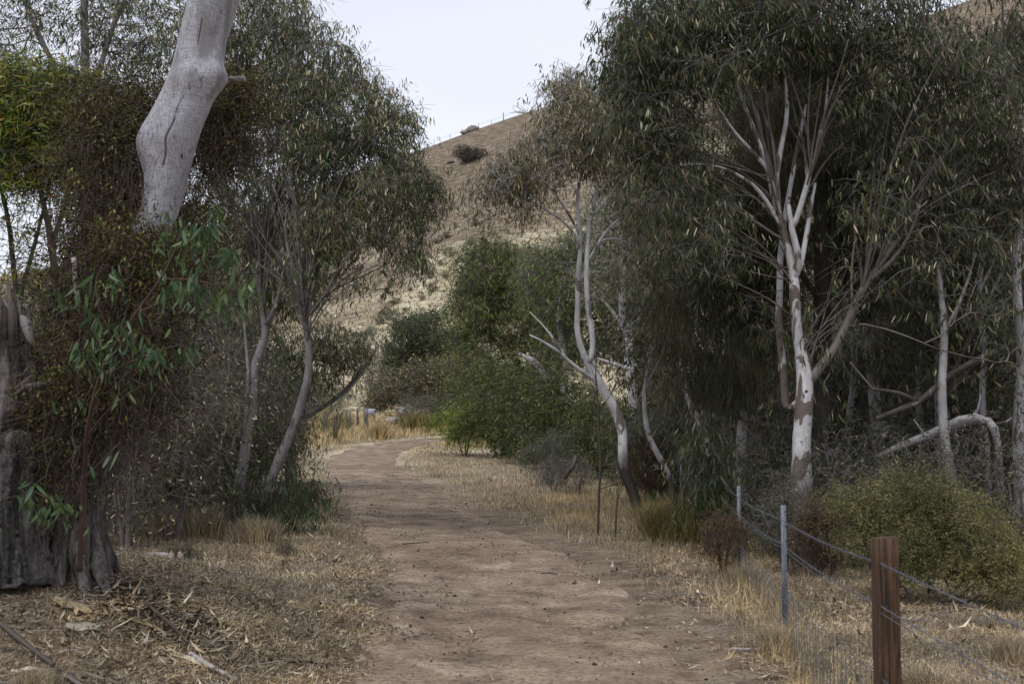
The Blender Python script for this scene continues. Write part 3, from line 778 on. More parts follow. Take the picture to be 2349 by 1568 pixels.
# ---- dead creeper over the big gum: a tangle of fine stems with scant leaves
def strands(s, n, sampler, rng, length=(.5, 1.6), r=(.0012, .0038), down=1.0, curl=.5, seg=9):
    for _ in range(n):
        p = sampler(rng); L_ = rng.uniform(*length); st = L_ / seg
        d = np.array([rng.normal() * .6, rng.normal() * .6, -down * rng.uniform(.2, 1.3)]); d /= np.linalg.norm(d)
        pts = [p]
        for k in range(seg):
            d = d + rng.normal(size=3) * curl * .5; d[2] -= .12 * down; d /= np.linalg.norm(d)
            p = p + d * st; pts.append(p)
        rr = rng.uniform(*r)
        s.tube(pts, np.linspace(rr, rr * .5, seg + 1), 3, cap=False, a=rng.uniform())
rng = np.random.default_rng(5)
VB = ground_at(240, 8.9)
vine = root('dead_creeper', VB, 'brown tangle of dead creeper smothering the big leaning gum', 'creeper')
VE = [(290, 250, 9.6, 105, 75, .45, 4), (260, 340, 9.4, 95, 100, .45, 4), (250, 470, 9.3, 80, 110, .42, 4), (300, 560, 9.25, 90, 110, .4, 4), (235, 640, 9.3, 100, 130, .42, 4), (240, 780, 9.2, 110, 140, .42, 5), (215, 920, 9.15, 100, 120, .4, 3),
      (510, 240, 9.9, 80, 60, .3, 3), (490, 330, 10.0, 70, 80, .35, 3), (540, 210, 10, 45, 40, .25, 1), (430, 560, 9.8, 60, 120, .35, 3), (330, 690, 9.5, 90, 150, .4, 3), (350, 860, 9.7, 90, 140, .4, 2), (320, 580, 8.75, 80, 65, .12, 2.5), (290, 640, 8.7, 85, 90, .12, 2.5), (250, 760, 8.65, 80, 90, .12, 2), (205, 890, 8.6, 80, 110, .12, 2), (125, 960, 8.6, 40, 110, .12, .9), (150, 1090, 8.5, 40, 90, .08, .5)]
wts = np.array([e[6] for e in VE], float); wts /= wts.sum()
def vs(rg):
    e = VE[rg.choice(len(VE), p=wts)]
    return crown_points([(e[0], e[1] - 10, e[2], e[3], e[4], e[5], 1)], rg)[0]
s = Soup(); strands(s, 4200, vs, rng, curl=.75, length=(.3, 1.1))
tag(link('stems', s.mesh('stems', M['vine_stem'], True, VB), vine), kind='stuff')
s = Soup()
T = np.array([vs(rng) for _ in range(3400)])
for q, tm in enumerate(SPR['small']):
    m = np.arange(len(T)) % 5 == q
    s.add(*stamp(tm[:4], T[m], rng.uniform(0, 6.28, m.sum()), rng.uniform(.8, 1.5, m.sum())))
tag(link('foliage', s.mesh('foliage', M['vine_leaf'], False, VB), vine), kind='stuff')
# a second, fallen veil of dead stems left of the trunk reaching the ground
s = Soup()
for k in range(260):
    a = W(rng.uniform(190, 330), rng.uniform(330, 560), rng.uniform(8.8, 9.4)); b_ = W(rng.uniform(90, 290), rng.uniform(800, 1250), rng.uniform(8.5, 9.2))
    t = np.linspace(0, 1, 14)[:, None]; sag = np.sin(t * np.pi) * np.array([rng.normal() * .12, rng.normal() * .1, -.12])
    s.tube(a * (1 - t) + b_ * t + sag + rng.normal(size=(14, 3)) * .018, rng.uniform(.0012, .004), 3, cap=False, a=rng.uniform())
tag(link('hanging_stems', s.mesh('hanging_stems', M['vine_stem'], True, VB), vine), kind='stuff')
# pale snapped branch caught in the creeper
s = Soup(); cb = W(170, 592, 8.6)
s.tube([W(169, 590, 8.6), W(172, 630, 8.6), W(176, 680, 8.6), W(182, 720, 8.62)], [.018, .017, .014, .010], 9, rough=.08)
bp = ground_at(176, 8.6)
tag(link('snapped_branch', s.mesh('snapped_branch', M['deadwood'], True, cb), None, cb), 'short pale snapped branch caught upright in the dead creeper', 'branch')

# ---- coppice sapling with large fresh leaves in front of the gum: every leaf is a part
SB = ground_at(190, 7.7)
sap = root('gum_sapling', SB, 'red-stemmed gum sapling with large fresh green leaves in front of the big trunk', 'sapling')
stems = [[(182, 1318, 8.52, .022), (186, 1230, 8.45, .019), (193, 1100, 8.3, .016), (200, 980, 8.0, .014), (225, 870, 7.7, .012), (265, 790, 7.6, .010), (310, 720, 7.5, .008), (370, 640, 7.4, .007), (410, 560, 7.4, .006), (420, 480, 7.4, .003)],
         [(225, 870, 7.7, .010), (300, 830, 7.6, .008), (370, 800, 7.5, .006), (420, 790, 7.5, .003)],
         [(310, 720, 7.5, .008), (400, 680, 7.4, .006), (480, 620, 7.3, .005), (540, 580, 7.3, .003)],
         [(265, 790, 7.6, .008), (230, 720, 7.5, .006), (215, 650, 7.5, .004), (240, 600, 7.5, .003)],
         [(370, 640, 7.4, .005), (440, 640, 7.3, .004), (520, 660, 7.3, .003), (580, 650, 7.3, .002)],
         [(193, 1100, 8.3, .010), (240, 1050, 7.6, .006), (280, 1010, 7.6, .003)],
         [(188, 1180, 8.4, .010), (120, 1150, 7.6, .006), (70, 1120, 7.6, .003)],
         [(410, 560, 7.4, .004), (470, 520, 7.4, .003), (500, 490, 7.4, .002)], [(265, 790, 7.6, .006), (215, 800, 7.6, .004), (190, 770, 7.6, .002)],
         [(200, 1000, 8.0, .006), (255, 930, 7.6, .004), (330, 880, 7.6, .003)]]
rng = np.random.default_rng(21)
s = Soup(); SP = []
for l in stems:
    L_ = np.array([np.r_[W(*p[:3]), p[3]] for p in l]); t0 = np.linspace(0, 1, len(L_)); q = np.linspace(0, 1, len(L_) * 5)
    P_ = np.stack([smooth(np.interp(q, t0, L_[:, c]), 5) for c in range(3)], 1)
    s.tube(P_, np.interp(q, t0, L_[:, 3]), 6)
    SP.append(P_)
link('stem', s.mesh('stem', M['red_stem'], True, SB), sap)
lm = []
for k in range(7):
    Ln, Wd = rng.uniform(.095, .14), rng.uniform(.022, .032); bend = rng.uniform(-.1, .25); sick = rng.uniform(-.22, .22)
    n = 8; t = np.linspace(0, 1, n); wd = Wd * np.sin(np.pi * np.clip(t, 0.0, 1) ** .75) ** .8 * .5; wd[0] = .001; wd[-1] = .0005
    cx_ = sick * Ln * t ** 2; cy_ = bend * Ln * t ** 2; z_ = -Ln * t
    V = np.concatenate([np.stack([cx_ - wd, cy_ + wd * .25, z_], 1), np.stack([cx_, cy_, z_], 1), np.stack([cx_ + wd, cy_ + wd * .25, z_], 1)])
    Fq = []
    for i in range(n - 1):
        Fq += [i, i + 1, n + i + 1, n + i, n + i, n + i + 1, 2 * n + i + 1, 2 * n + i]
    lm.append(make_mesh('leaf', V, Fq, [4] * (2 * (n - 1)), M['gum_leaf_fresh'], True, {'rnd': np.full(3 * n, rng.uniform(0, 1))}))
CL = [P_[int(u * (len(P_) - 1))] + rng.normal(size=3) * [.09, .06, .05] for i_, P_ in enumerate(SP) if i_ not in (5, 9) for u in np.linspace(.45 if i_ == 0 else .35, 1, 9)]
for k in range(290):
    i = rng.choice(len(SP), p=np.array([.16, .1, .17, .15, .14, .05, .05, .10, .06, .02])); P_ = SP[i]
    u = rng.uniform(.45 if i == 0 else .3, 1.0); p = P_[min(int(u * len(P_)), len(P_) - 1)] + rng.normal(size=3) * [.05, .06, .035]
    if i == 0 and rng.uniform() < .5: p = p + np.array([rng.normal() * .1, 0, rng.normal() * .06])
    if k % 3: p = CL[rng.integers(len(CL))] + rng.normal(size=3) * [.022, .022, .012]
    o = link('leaf', lm[k % 7], sap, p - SB, (rng.normal() * .38, rng.normal() * .45, rng.uniform(0, 6.28)))
    sc_ = rng.uniform(.6, 1.15); o.scale = (sc_,) * 3
s = Soup(); T = np.array([c + rng.normal(size=3) * [.05, .08, .03] for c in CL for _ in range(1)]); T = T[rng.uniform(size=len(T)) < .8]
for q in range(5):
    m = np.arange(len(T)) % 5 == q
    s.add(*stamp(SPR['shoot'][q][:4], T[m], rng.uniform(0, 6.28, m.sum()), rng.uniform(.7, 1.1, m.sum()), rng.normal(0, .25, m.sum())))
tag(link('small_leaves', s.mesh('small_leaves', M['gum_leaf_fresh'], False, SB), sap), kind='stuff')

# ---- trees of the left side
tree('wattle_tree', 'bright olive-green wattle with dark forked stems behind the dead creeper', 'tree',
     [[(150, 1060, 14.5, .07), (140, 800, 14.5, .055), (120, 560, 14.5, .045), (90, 420, 14.5, .03), (60, 300, 14.5, .02)],
      [(120, 560, 14.5, .03), (160, 430, 14.5, .022), (200, 320, 14.4, .015)], [(60, 980, 14.7, .05), (40, 700, 14.7, .035), (20, 500, 14.7, .03), (-20, 350, 14.7, .02)],
      [(40, 700, 14.7, .03), (80, 560, 14.7, .025), (110, 440, 14.7, .015)], [(140, 800, 14.5, .03), (190, 620, 14.6, .02), (220, 480, 14.6, .012)]],
     [(100, 230, 14.5, 160, 100, .9, 420), (0, 250, 14.4, 110, 120, .7, 260), (200, 330, 14.6, 90, 110, .7, 130), (60, 370, 14.5, 120, 70, .7, 140), (60, 560, 14.8, 150, 110, .6, 34), (60, 720, 14.9, 140, 120, .6, 60), (60, 900, 15, 170, 120, .6, 90)],
     'wattle', 'wattle_leaf', 'branch_dark', 'branch_dark', 31, scale=(.9, 1.3), arch=.3)
tree('backdrop_gum_tree', 'tall loose-crowned gum at the top left with sky between its leaves', 'tree',
     [[(210, 1060, 23, .14), (200, 700, 23, .12), (195, 300, 23, .1), (195, 80, 23, .08), (190, -80, 23, .06)], [(200, 250, 23, .06), (260, 60, 23, .045), (310, -60, 23, .03)], [(195, 300, 23, .06), (80, 60, 23, .045), (20, -80, 23, .03)]],
     [(180, -20, 23, 240, 110, 1.5, 140), (20, 20, 23, 120, 110, 1.5, 60), (330, 40, 23.5, 140, 120, 1.5, 150), (-60, 100, 23, 80, 100, 1, 40), (300, 160, 23.5, 120, 90, 1.2, 90), (160, -180, 23, 350, 100, 2, 90)],
     'gum_far', 'gum_leaf', 'grey_bark', 'branch_grey', 32, scale=(.6, .95))
tree('left_gum_tree', 'grey gum with a kinked trunk left of the track, pale scar low on the bark', 'tree',
     [[(540, 1180, 19, 0.0925), (550, 1110, 19, 0.0851), (566, 1010, 19, 0.0777), (582, 930, 19, 0.0777), (577, 850, 19, 0.0703), (605, 790, 19, 0.0666), (612, 745, 19, 0.0592), (596, 690, 19, 0.0481), (590, 600, 19, 0.0370), (588, 520, 19, 0.0296), (580, 420, 19, 0.0222), (560, 300, 19, 0.0148)],
      [(612, 745, 19, 0.0444), (640, 690, 18.8, 0.0370), (655, 600, 18.6, 0.0333), (700, 480, 18.4, 0.0296), (745, 400, 18.3, 0.0259), (800, 330, 18.2, 0.0148)],
      [(596, 660, 19, 0.0259), (560, 560, 19.1, 0.0222), (520, 440, 19.2, 0.0185), (480, 300, 19.3, 0.0148)], [(655, 600, 18.7, 0.0222), (620, 450, 18.7, 0.0185), (610, 320, 18.7, 0.0148), (640, 200, 18.7, 0.0111)],
      [(550, 1110, 19.1, 0.0222), (566, 930, 18.9, 0.0296), (570, 850, 18.9, 0.0296), (560, 740, 19, 0.0222)]],
     [(560, 240, 19.2, 130, 120, 1.0, 165), (600, 90, 19.2, 110, 110, 1.0, 150), (700, 250, 18.6, 100, 130, .8, 150), (480, 100, 19.4, 100, 110, .8, 110), (560, 440, 19.2, 140, 120, .9, 170), (640, 620, 19.3, 110, 100, .7, 70), (600, -60, 19, 140, 90, 1.2, 90), (720, 380, 18.8, 90, 90, .7, 100), (520, 620, 19.4, 120, 110, .8, 60)],
     'gum', 'gum_leaf', 'grey_bark', 'branch_grey', 33, per=1, boughs=fan(605, 770, 592, 560, 19, 18, 560, 330, 150, 130, 1))
tree('overhanging_gum_tree', 'leaning grey gum whose drooping crown overhangs the left edge of the track', 'tree',
     [[(598, 1185, 18.3, 0.0760), (636, 1060, 18.3, 0.0722), (672, 985, 18.3, 0.0646), (694, 915, 18.3, 0.0608), (712, 840, 18.3, 0.0570), (706, 775, 18.3, 0.0532), (698, 715, 18.3, 0.0494), (690, 660, 18.3, 0.0380), (700, 560, 18.2, 0.0304), (740, 460, 18, 0.0228)],
      [(700, 730, 18.3, 0.0342), (740, 690, 18.1, 0.0304), (775, 620, 17.9, 0.0243), (820, 560, 17.8, 0.0198), (880, 560, 17.6, 0.0152), (935, 570, 17.5, 0.0091)],
      [(690, 660, 18.3, 0.0342), (735, 560, 18, 0.0304), (790, 470, 17.8, 0.0258), (860, 410, 17.6, 0.0198), (920, 380, 17.5, 0.0137)],
      [(700, 560, 18.2, 0.0266), (760, 440, 18, 0.0228), (830, 340, 17.8, 0.0190), (880, 280, 17.7, 0.0137)], [(698, 715, 18.3, 0.0266), (670, 620, 18.4, 0.0228), (650, 520, 18.5, 0.0190), (680, 380, 18.4, 0.0152)],
      [(820, 560, 17.8, 0.0137), (780, 500, 17.8, 0.0137), (830, 460, 17.7, 0.0106), (900, 470, 17.6, 0.0076)]],
     [(800, 240, 18, 115, 105, .8, 180), (880, 300, 17.8, 80, 95, .7, 130), (900, 420, 17.6, 95, 90, .7, 115), (970, 450, 17.5, 42, 75, .45, 62), (925, 540, 17.5, 65, 55, .5, 48), (955, 600, 17.5, 26, 34, .3, 12),
      (740, 150, 18.2, 105, 85, .8, 110), (660, 60, 18.4, 100, 60, .8, 70), (770, 80, 18.2, 30, 18, .3, 7), (770, 360, 18.2, 110, 90, .7, 120), (930, 270, 17.7, 22, 20, .3, 8), (790, 500, 18, 110, 80, .6, 110), (730, 610, 18.3, 100, 90, .7, 60), (860, 640, 18, 60, 40, .4, 10)],
     'gum', 'gum_leaf', 'grey_bark', 'branch_grey', 34, scale=(.65, 1.1), boughs=fan(700, 760, 695, 560, 18.2, 26, 740, 360, 160, 150, 2) + fan(703, 780, 700, 700, 18.2, 9, 850, 600, 90, 60, 3, .014) + fan(706, 800, 700, 700, 18.2, 8, 600, 500, 80, 100, 4, .016))
tree('crooked_gum_tree', 'small crooked gum stem with a dark foot in the dry grass on the left', 'tree',
     [[(462, 1195, 18, .065), (455, 1140, 18, .06), (436, 1080, 18, .055), (424, 1030, 18, .05), (404, 985, 18, .045), (395, 930, 18, .035), (400, 850, 18, .03), (420, 760, 18, .02)], [(424, 1040, 18, .03), (470, 1010, 18, .025), (500, 950, 18, .02), (510, 880, 18, .012)]],
     [(430, 800, 18.2, 110, 120, .7, 100), (480, 900, 18.2, 80, 80, .6, 50), (350, 900, 18.2, 80, 110, .6, 60)],
     'sparse', 'gum_leaf', 'grey_bark', 'twig', 35, wig=.16)
# drooping foliage shrub behind the overhanging gum (d 24) that hides the paddock edge
tree('shade_gum_tree', 'dark drooping gum behind the two grey trunks on the left of the track', 'tree',
     [[(668, 1035, 29, .12), (700, 960, 29, .1), (700, 850, 29, .08), (740, 780, 29, .06)], [(700, 960, 29, .06), (790, 900, 29, .06), (845, 830, 29, .045), (870, 790, 29, .03)], [(700, 850, 29, .05), (640, 780, 29, .04), (600, 700, 29, .03)]],
     [(770, 790, 28.5, 90, 55, 1, 95), (700, 830, 28.7, 110, 70, 1, 100), (820, 780, 28.5, 45, 40, .6, 20), (580, 830, 29, 90, 100, 1.2, 120), (600, 680, 29, 120, 90, 1.2, 90), (480, 760, 29, 110, 140, 1.2, 100), (690, 560, 28, 90, 110, 1.2, 120), (600, 480, 28, 90, 120, 1.2, 100), (740, 480, 28, 60, 80, 1, 40)],
     'gum', 'gum_leaf', 'grey_bark', 'branch_grey', 36, scale=(1.0, 1.5))

# ---- scrubby understorey on the left: prototypes, then copies
def shrub(name, label, cat, h, wdt, n, spr, leafm, branchm, seed, scale=(.8, 1.2), nst=5, dead=0, wig=.12, low=.15, group=None, tipr=.003, up=1.0, shape=1.0, per=1, twig=True):
    """free-standing shrub built at the origin, height h and width wdt in metres"""
    rng = np.random.default_rng(seed)
    limbs = []
    for k in range(nst):
        a = rng.uniform(0, 6.28); rr = wdt * .28 * rng.uniform(.4, 1)
        limbs.append([np.r_[np.array([math.cos(a) * .05, math.sin(a) * .05, -.08]), .012 * h], np.r_[np.array([math.cos(a) * rr * .35, math.sin(a) * rr * .35, h * .25]), .009 * h],
                      np.r_[np.array([math.cos(a) * rr, math.sin(a) * rr, h * .6]), .005 * h]])
    v = rng.normal(size=(n, 3)); v /= np.linalg.norm(v, axis=1)[:, None]; v *= rng.uniform(.1, 1, n)[:, None] ** .45
    T = np.stack([v[:, 0] * wdt / 2, v[:, 1] * wdt / 2, h * (low + (1 - low) * (.5 + .5 * v[:, 2]))], 1)
    ang = np.arctan2(v[:, 1], v[:, 0])
    T[:, :2] *= (1 + .25 * np.sin(ang * 3 + seed))[:, None] * shape
    T[:, 2] *= 1 + .12 * np.sin(ang * 2 + seed * 2)
    ll, bb = grow(limbs, T, rng, tipr, .45, .35, wig, up)
    r = root(name, (0, 0, 0), label, cat, group)
    s = Soup()
    for p, q in ll: s.tube(p, q, 7, rough=.06, rng=rng)
    for p, q in bb: s.tube(p, q, 5 if q.max() > .012 else 3, cap=False, a=rng.uniform())
    tm = TW[spr]; k = rng.integers(0, len(tm), n)
    if twig:
        for q in range(len(tm)):
            m = k == q
            if m.any(): s.add(*stamp(tm[q], T[m], rng.uniform(0, 6.28, m.sum()), rng.uniform(*scale, m.sum())))
    link('stems', s.mesh('stems', M[branchm]), r)
    s = Soup(); keep = rng.uniform(size=n) >= dead; T2 = np.repeat(T[keep], per, 0); k2 = rng.integers(0, len(tm), len(T2))
    if per > 1: T2 = T2 + rng.normal(size=T2.shape) * .08
    for q in range(len(tm)):
        m = k2 == q
        if m.any(): s.add(*stamp(SPR[spr][q][:4], T2[m], rng.uniform(0, 6.28, m.sum()), rng.uniform(*scale, m.sum()), rng.normal(0, .3, m.sum())))
    if s.n: tag(link('foliage', s.mesh('foliage', M[leafm], False), r), kind='stuff')
    return r
def put(r, px, d, rz=0, s=1, first=False, label=None):
    g = ground_at(px, d)
    if first:
        if label: r['label'] = label
        r.location = g; r.rotation_euler = (0, 0, rz); r.scale = (s, s, s); return r
    return dup(r, g, rz, s, label)

tangleA = shrub('tangled_shrub', 'twiggy half-dead shrub in the dark thicket left of the track', 'shrub', 2.6, 2.2, 260, 'sparse', 'gum_leaf', 'twig', 51, wig=.2, group='twiggy half-dead shrubs left of the track')
tangleB = shrub('dense_shrub', 'dense dark-leaved shrub in the left thicket', 'shrub', 2.2, 2.3, 230, 'gum', 'dark_leaf', 'twig', 52, scale=(.8, 1.2), wig=.15, group='dense dark-leaved shrubs in the left thicket')
TAL = ['twiggy shrub just right of the big gum butt', 'twiggy shrub around the small crooked gum stem', 'twiggy shrub behind the kinked grey trunk', 'twiggy shrub between the two grey trunks left of the track', 'tall twiggy shrub behind the creeper-hung gum', 'twiggy shrub close against the creeper tangle', 'tallest twiggy shrub deep in the left thicket']
for i, (px, d, s_) in enumerate([(300, 14.0, .95), (400, 16.5, 1.15), (520, 21.5, 1.3), (575, 22.5, 1.0), (340, 20.5, 1.5), (240, 15.5, 1.2), (430, 24, 1.5)]):
    put(tangleA, px, d, i * 1.3, s_, first=(i == 0), label=TAL[i])
for i, (px, d, s_) in enumerate([(360, 20.8, 1.2), (270, 18, 1.1), (480, 25, 1.5), (530, 24.5, 1.2), (430, 22, 1.2), (180, 19, 1.4), (60, 17, 1.3), (440, 28, 1.9), (330, 26, 2.1), (120, 25, 2.0), (585, 30, 1.1)]):
    put(tangleB, px, d, i * 2.1, s_, first=(i == 0))
bl = shrub('blue_leaved_sapling', 'low blue-grey gum regrowth at the foot of the kinked grey trunk', 'sapling', .75, .8, 34, 'gum_big', 'grey_bush', 'red_stem', 53, scale=(.7, 1.0))
put(bl, 560, 17.2, 0, 1, True)
ed = shrub('trackside_sapling', 'leafy green gum shoots reaching over the left edge of the track', 'sapling', 1.15, 1.15, 46, 'gum_big', 'gum_leaf_fresh', 'red_stem', 54, scale=(.7, 1.05))
put(ed, 668, 17.8, .5, 1, True)
put(ed, 615, 17.4, 1.9, .85, label='leafy gum shoots hiding the foot of the leaning grey gum')
put(ed, 530, 17.8, 3.1, .9, label='leafy gum shoots in front of the kinked grey trunk')
put(ed, 695, 20.5, 4.0, .8, label='leafy gum shoots furthest along the left edge of the track')
for px, d, s_, lb in ((430, 12.2, .4, 'small blue-green gum seedling in the straw left of the white log'), (660, 14.8, .30, 'tiny gum seedling in litter at the left edge of the track')):
    put(bl, px, d, 1.0, s_, label=lb)

# ================================================================== CENTRE: paddock, far trees
tree('slope_gum_tree', 'dark clumped gum at the foot of the hill in the middle of the view', 'tree',
     [[(1000, 950, 82, .3), (985, 870, 82, .25), (950, 800, 82, .18), (930, 760, 82, .1)], [(985, 870, 82, .18), (1010, 800, 82, .12), (1000, 750, 82, .08)], [(985, 880, 82, .14), (1040, 830, 82, .1)]],
     [(950, 755, 82, 55, 28, 3, 130), (1000, 790, 82, 60, 30, 3, 130), (925, 800, 82, 50, 25, 3, 90), (990, 725, 83, 28, 14, 2, 40), (1040, 790, 81, 50, 35, 3, 110), (980, 850, 82, 90, 40, 3, 200), (895, 850, 83, 30, 28, 2, 50)],
     'tiny_far', 'dark_leaf', 'branch_dark', 'branch_dark', 61, scale=(1.5, 2.4), tipr=.012)
tree('dusky_tree', 'dusky brown-green tree standing behind the rubble pile', 'tree',
     [[(940, 960, 72, .2), (935, 900, 72, .15), (915, 860, 72, .1)], [(990, 960, 72, .2), (1000, 900, 72, .15), (1020, 860, 72, .1)]],
     [(935, 890, 72, 75, 48, 3, 230), (1000, 880, 71, 70, 55, 3, 230), (1050, 880, 70, 60, 70, 3, 200), (880, 905, 73, 30, 35, 2, 60), (860, 925, 74, 25, 22, 2, 40)],
     'tiny_far', 'gum_leaf_olive', 'branch_dark', 'branch_dark', 62, scale=(1.2, 2.0), tipr=.012)
tree('far_scrub_tree', 'bare-stemmed leaning gum beyond the paddock posts', 'tree',
     [[(745, 955, 62, .12), (775, 920, 62, .1), (820, 870, 62, .08), (850, 830, 62, .05)], [(720, 960, 63, .14), (712, 900, 63, .1), (700, 840, 63, .08)]],
     [(840, 840, 62, 40, 30, 2, 40), (700, 900, 64, 60, 55, 2, 150), (650, 930, 64, 60, 40, 2, 120), (860, 880, 64, 30, 20, 1.5, 24), (770, 905, 66, 45, 28, 1.5, 50)],
     'tiny_far', 'gum_leaf', 'grey_bark', 'branch_grey', 63, scale=(.9, 1.5), tipr=.01)
gb = shrub('saltbush', 'soft grey-green bush behind the rubble pile', 'bush', 2.3, 3.6, 260, 'tiny_far', 'grey_bush', 'twig', 64, scale=(.6, 1.0), low=.05)
put(gb, 962, 66, 0, .9, True)
wisp = shrub('wispy_shrub', 'wispy dark shrub alone in the golden grass before the posts', 'shrub', 2.3, 1.7, 150, 'needle', 'olive_bush', 'branch_dark', 65, scale=(.5, .9), nst=7, up=1.5, twig=False)
put(wisp, 768, 50, 0, .95, True)
# wattle bushes right of the bend
w1 = shrub('wattle_bush', 'bright green wattle bush on thin bare stems at the inside of the bend', 'bush', 1.95, 2.1, 170, 'broad', 'bright_leaf', 'branch_dark', 66, scale=(1.0, 1.5), low=.3, nst=7)
put(w1, 1066, 42.0, 0, .98, True)
w2 = shrub('wattle_shrub', 'rounded deep green wattle shrub', 'bush', 3.0, 2.6, 290, 'broad', 'deep_leaf', 'branch_dark', 67, scale=(1.0, 1.6), low=.08, nst=7)
WL = ['taller deep green wattle just right of the bright bush', 'broad deep green wattle in the middle of the right-hand scrub', 'wattle behind the white gum fork, half hidden', 'dark wattle low behind the leaning white trunk', 'wattle far back between bright bush and gums', 'wattle beside the second white trunk']
for i, (px, d, s_) in enumerate([(1155, 41.5, 1.0), (1215, 38.5, 1.12), (1290, 36, 1.1), (1375, 33, .8), (1125, 49, 1.35), (1480, 30, .9)]):
    put(w2, px, d, i * 1.1, s_, first=(i == 0), label=WL[i])
w2['label'] = WL[0]
w3 = shrub('blue_gum_shrub', 'blue-green gum regrowth in front of the wattles', 'shrub', 1.9, 1.6, 130, 'gum_big', 'grey_bush', 'twig', 68, scale=(.8, 1.1), low=.1)
put(w3, 1262, 30, 0, .8, True)
put(w3, 1500, 24.5, 2, 1.1, label='blue-green gum regrowth beside the far fence pickets')
ds = shrub('dead_shrub', 'bare grey dead shrub in the grass before the wattles', 'shrub', 1.0, 1.1, 90, 'sparse', 'gum_leaf', 'branch_grey', 69, dead=.93, wig=.2)
put(ds, 1270, 27.5, 0, .9, True)
put(ds, 1325, 27, 2, .9, label='bare dead shrub around the short charred stub')
tree('domed_gum_tree', 'dense domed gum with dark spreading branches behind the wattle scrub', 'tree',
     [[(1215, 1015, 56, .25), (1210, 900, 56, .2), (1180, 820, 56, .16), (1140, 760, 56, .12), (1120, 700, 56, .08)], [(1180, 820, 56, .12), (1120, 770, 56, .1), (1080, 750, 56, .07)], [(1210, 900, 56, .15), (1240, 780, 56, .12), (1230, 680, 56, .08)], [(1240, 780, 56, .1), (1290, 700, 56, .08)]],
     [(1120, 610, 56, 85, 75, 3, 420), (1085, 700, 56, 62, 70, 3, 280), (1210, 640, 56, 110, 90, 3, 420), (1180, 740, 56, 110, 60, 3, 280), (1260, 760, 56, 80, 90, 3, 300), (1120, 850, 57, 80, 60, 3, 160), (1220, 880, 57, 90, 70, 3, 150), (1060, 780, 57, 35, 30, 2, 35)],
     'gum_far', 'dome_leaf', 'branch_dark', 'branch_dark', 70, scale=(.9, 1.4), tipr=.008)
tree('fill_gum_tree', 'pale-stemmed gum crowded behind the fork of the white gum', 'tree',
     [[(1290, 920, 40, .12), (1300, 840, 40, .1), (1280, 740, 40, .08), (1290, 640, 40, .06)], [(1300, 840, 40, .07), (1260, 760, 40, .05)], [(1285, 915, 41, .05), (1230, 830, 41, .12), (1190, 810, 41, .05)]],
     [(1290, 640, 40, 110, 110, 2, 330), (1400, 620, 40, 100, 120, 2, 360), (1330, 780, 41, 120, 60, 2, 200), (1440, 500, 40, 100, 110, 2, 300), (1480, 760, 40, 90, 120, 2, 260), (1540, 620, 40, 90, 160, 2, 240)],
     'gum_far', 'dome_leaf', 'white_bark', 'branch_grey', 71, scale=(.8, 1.25), tipr=.006)

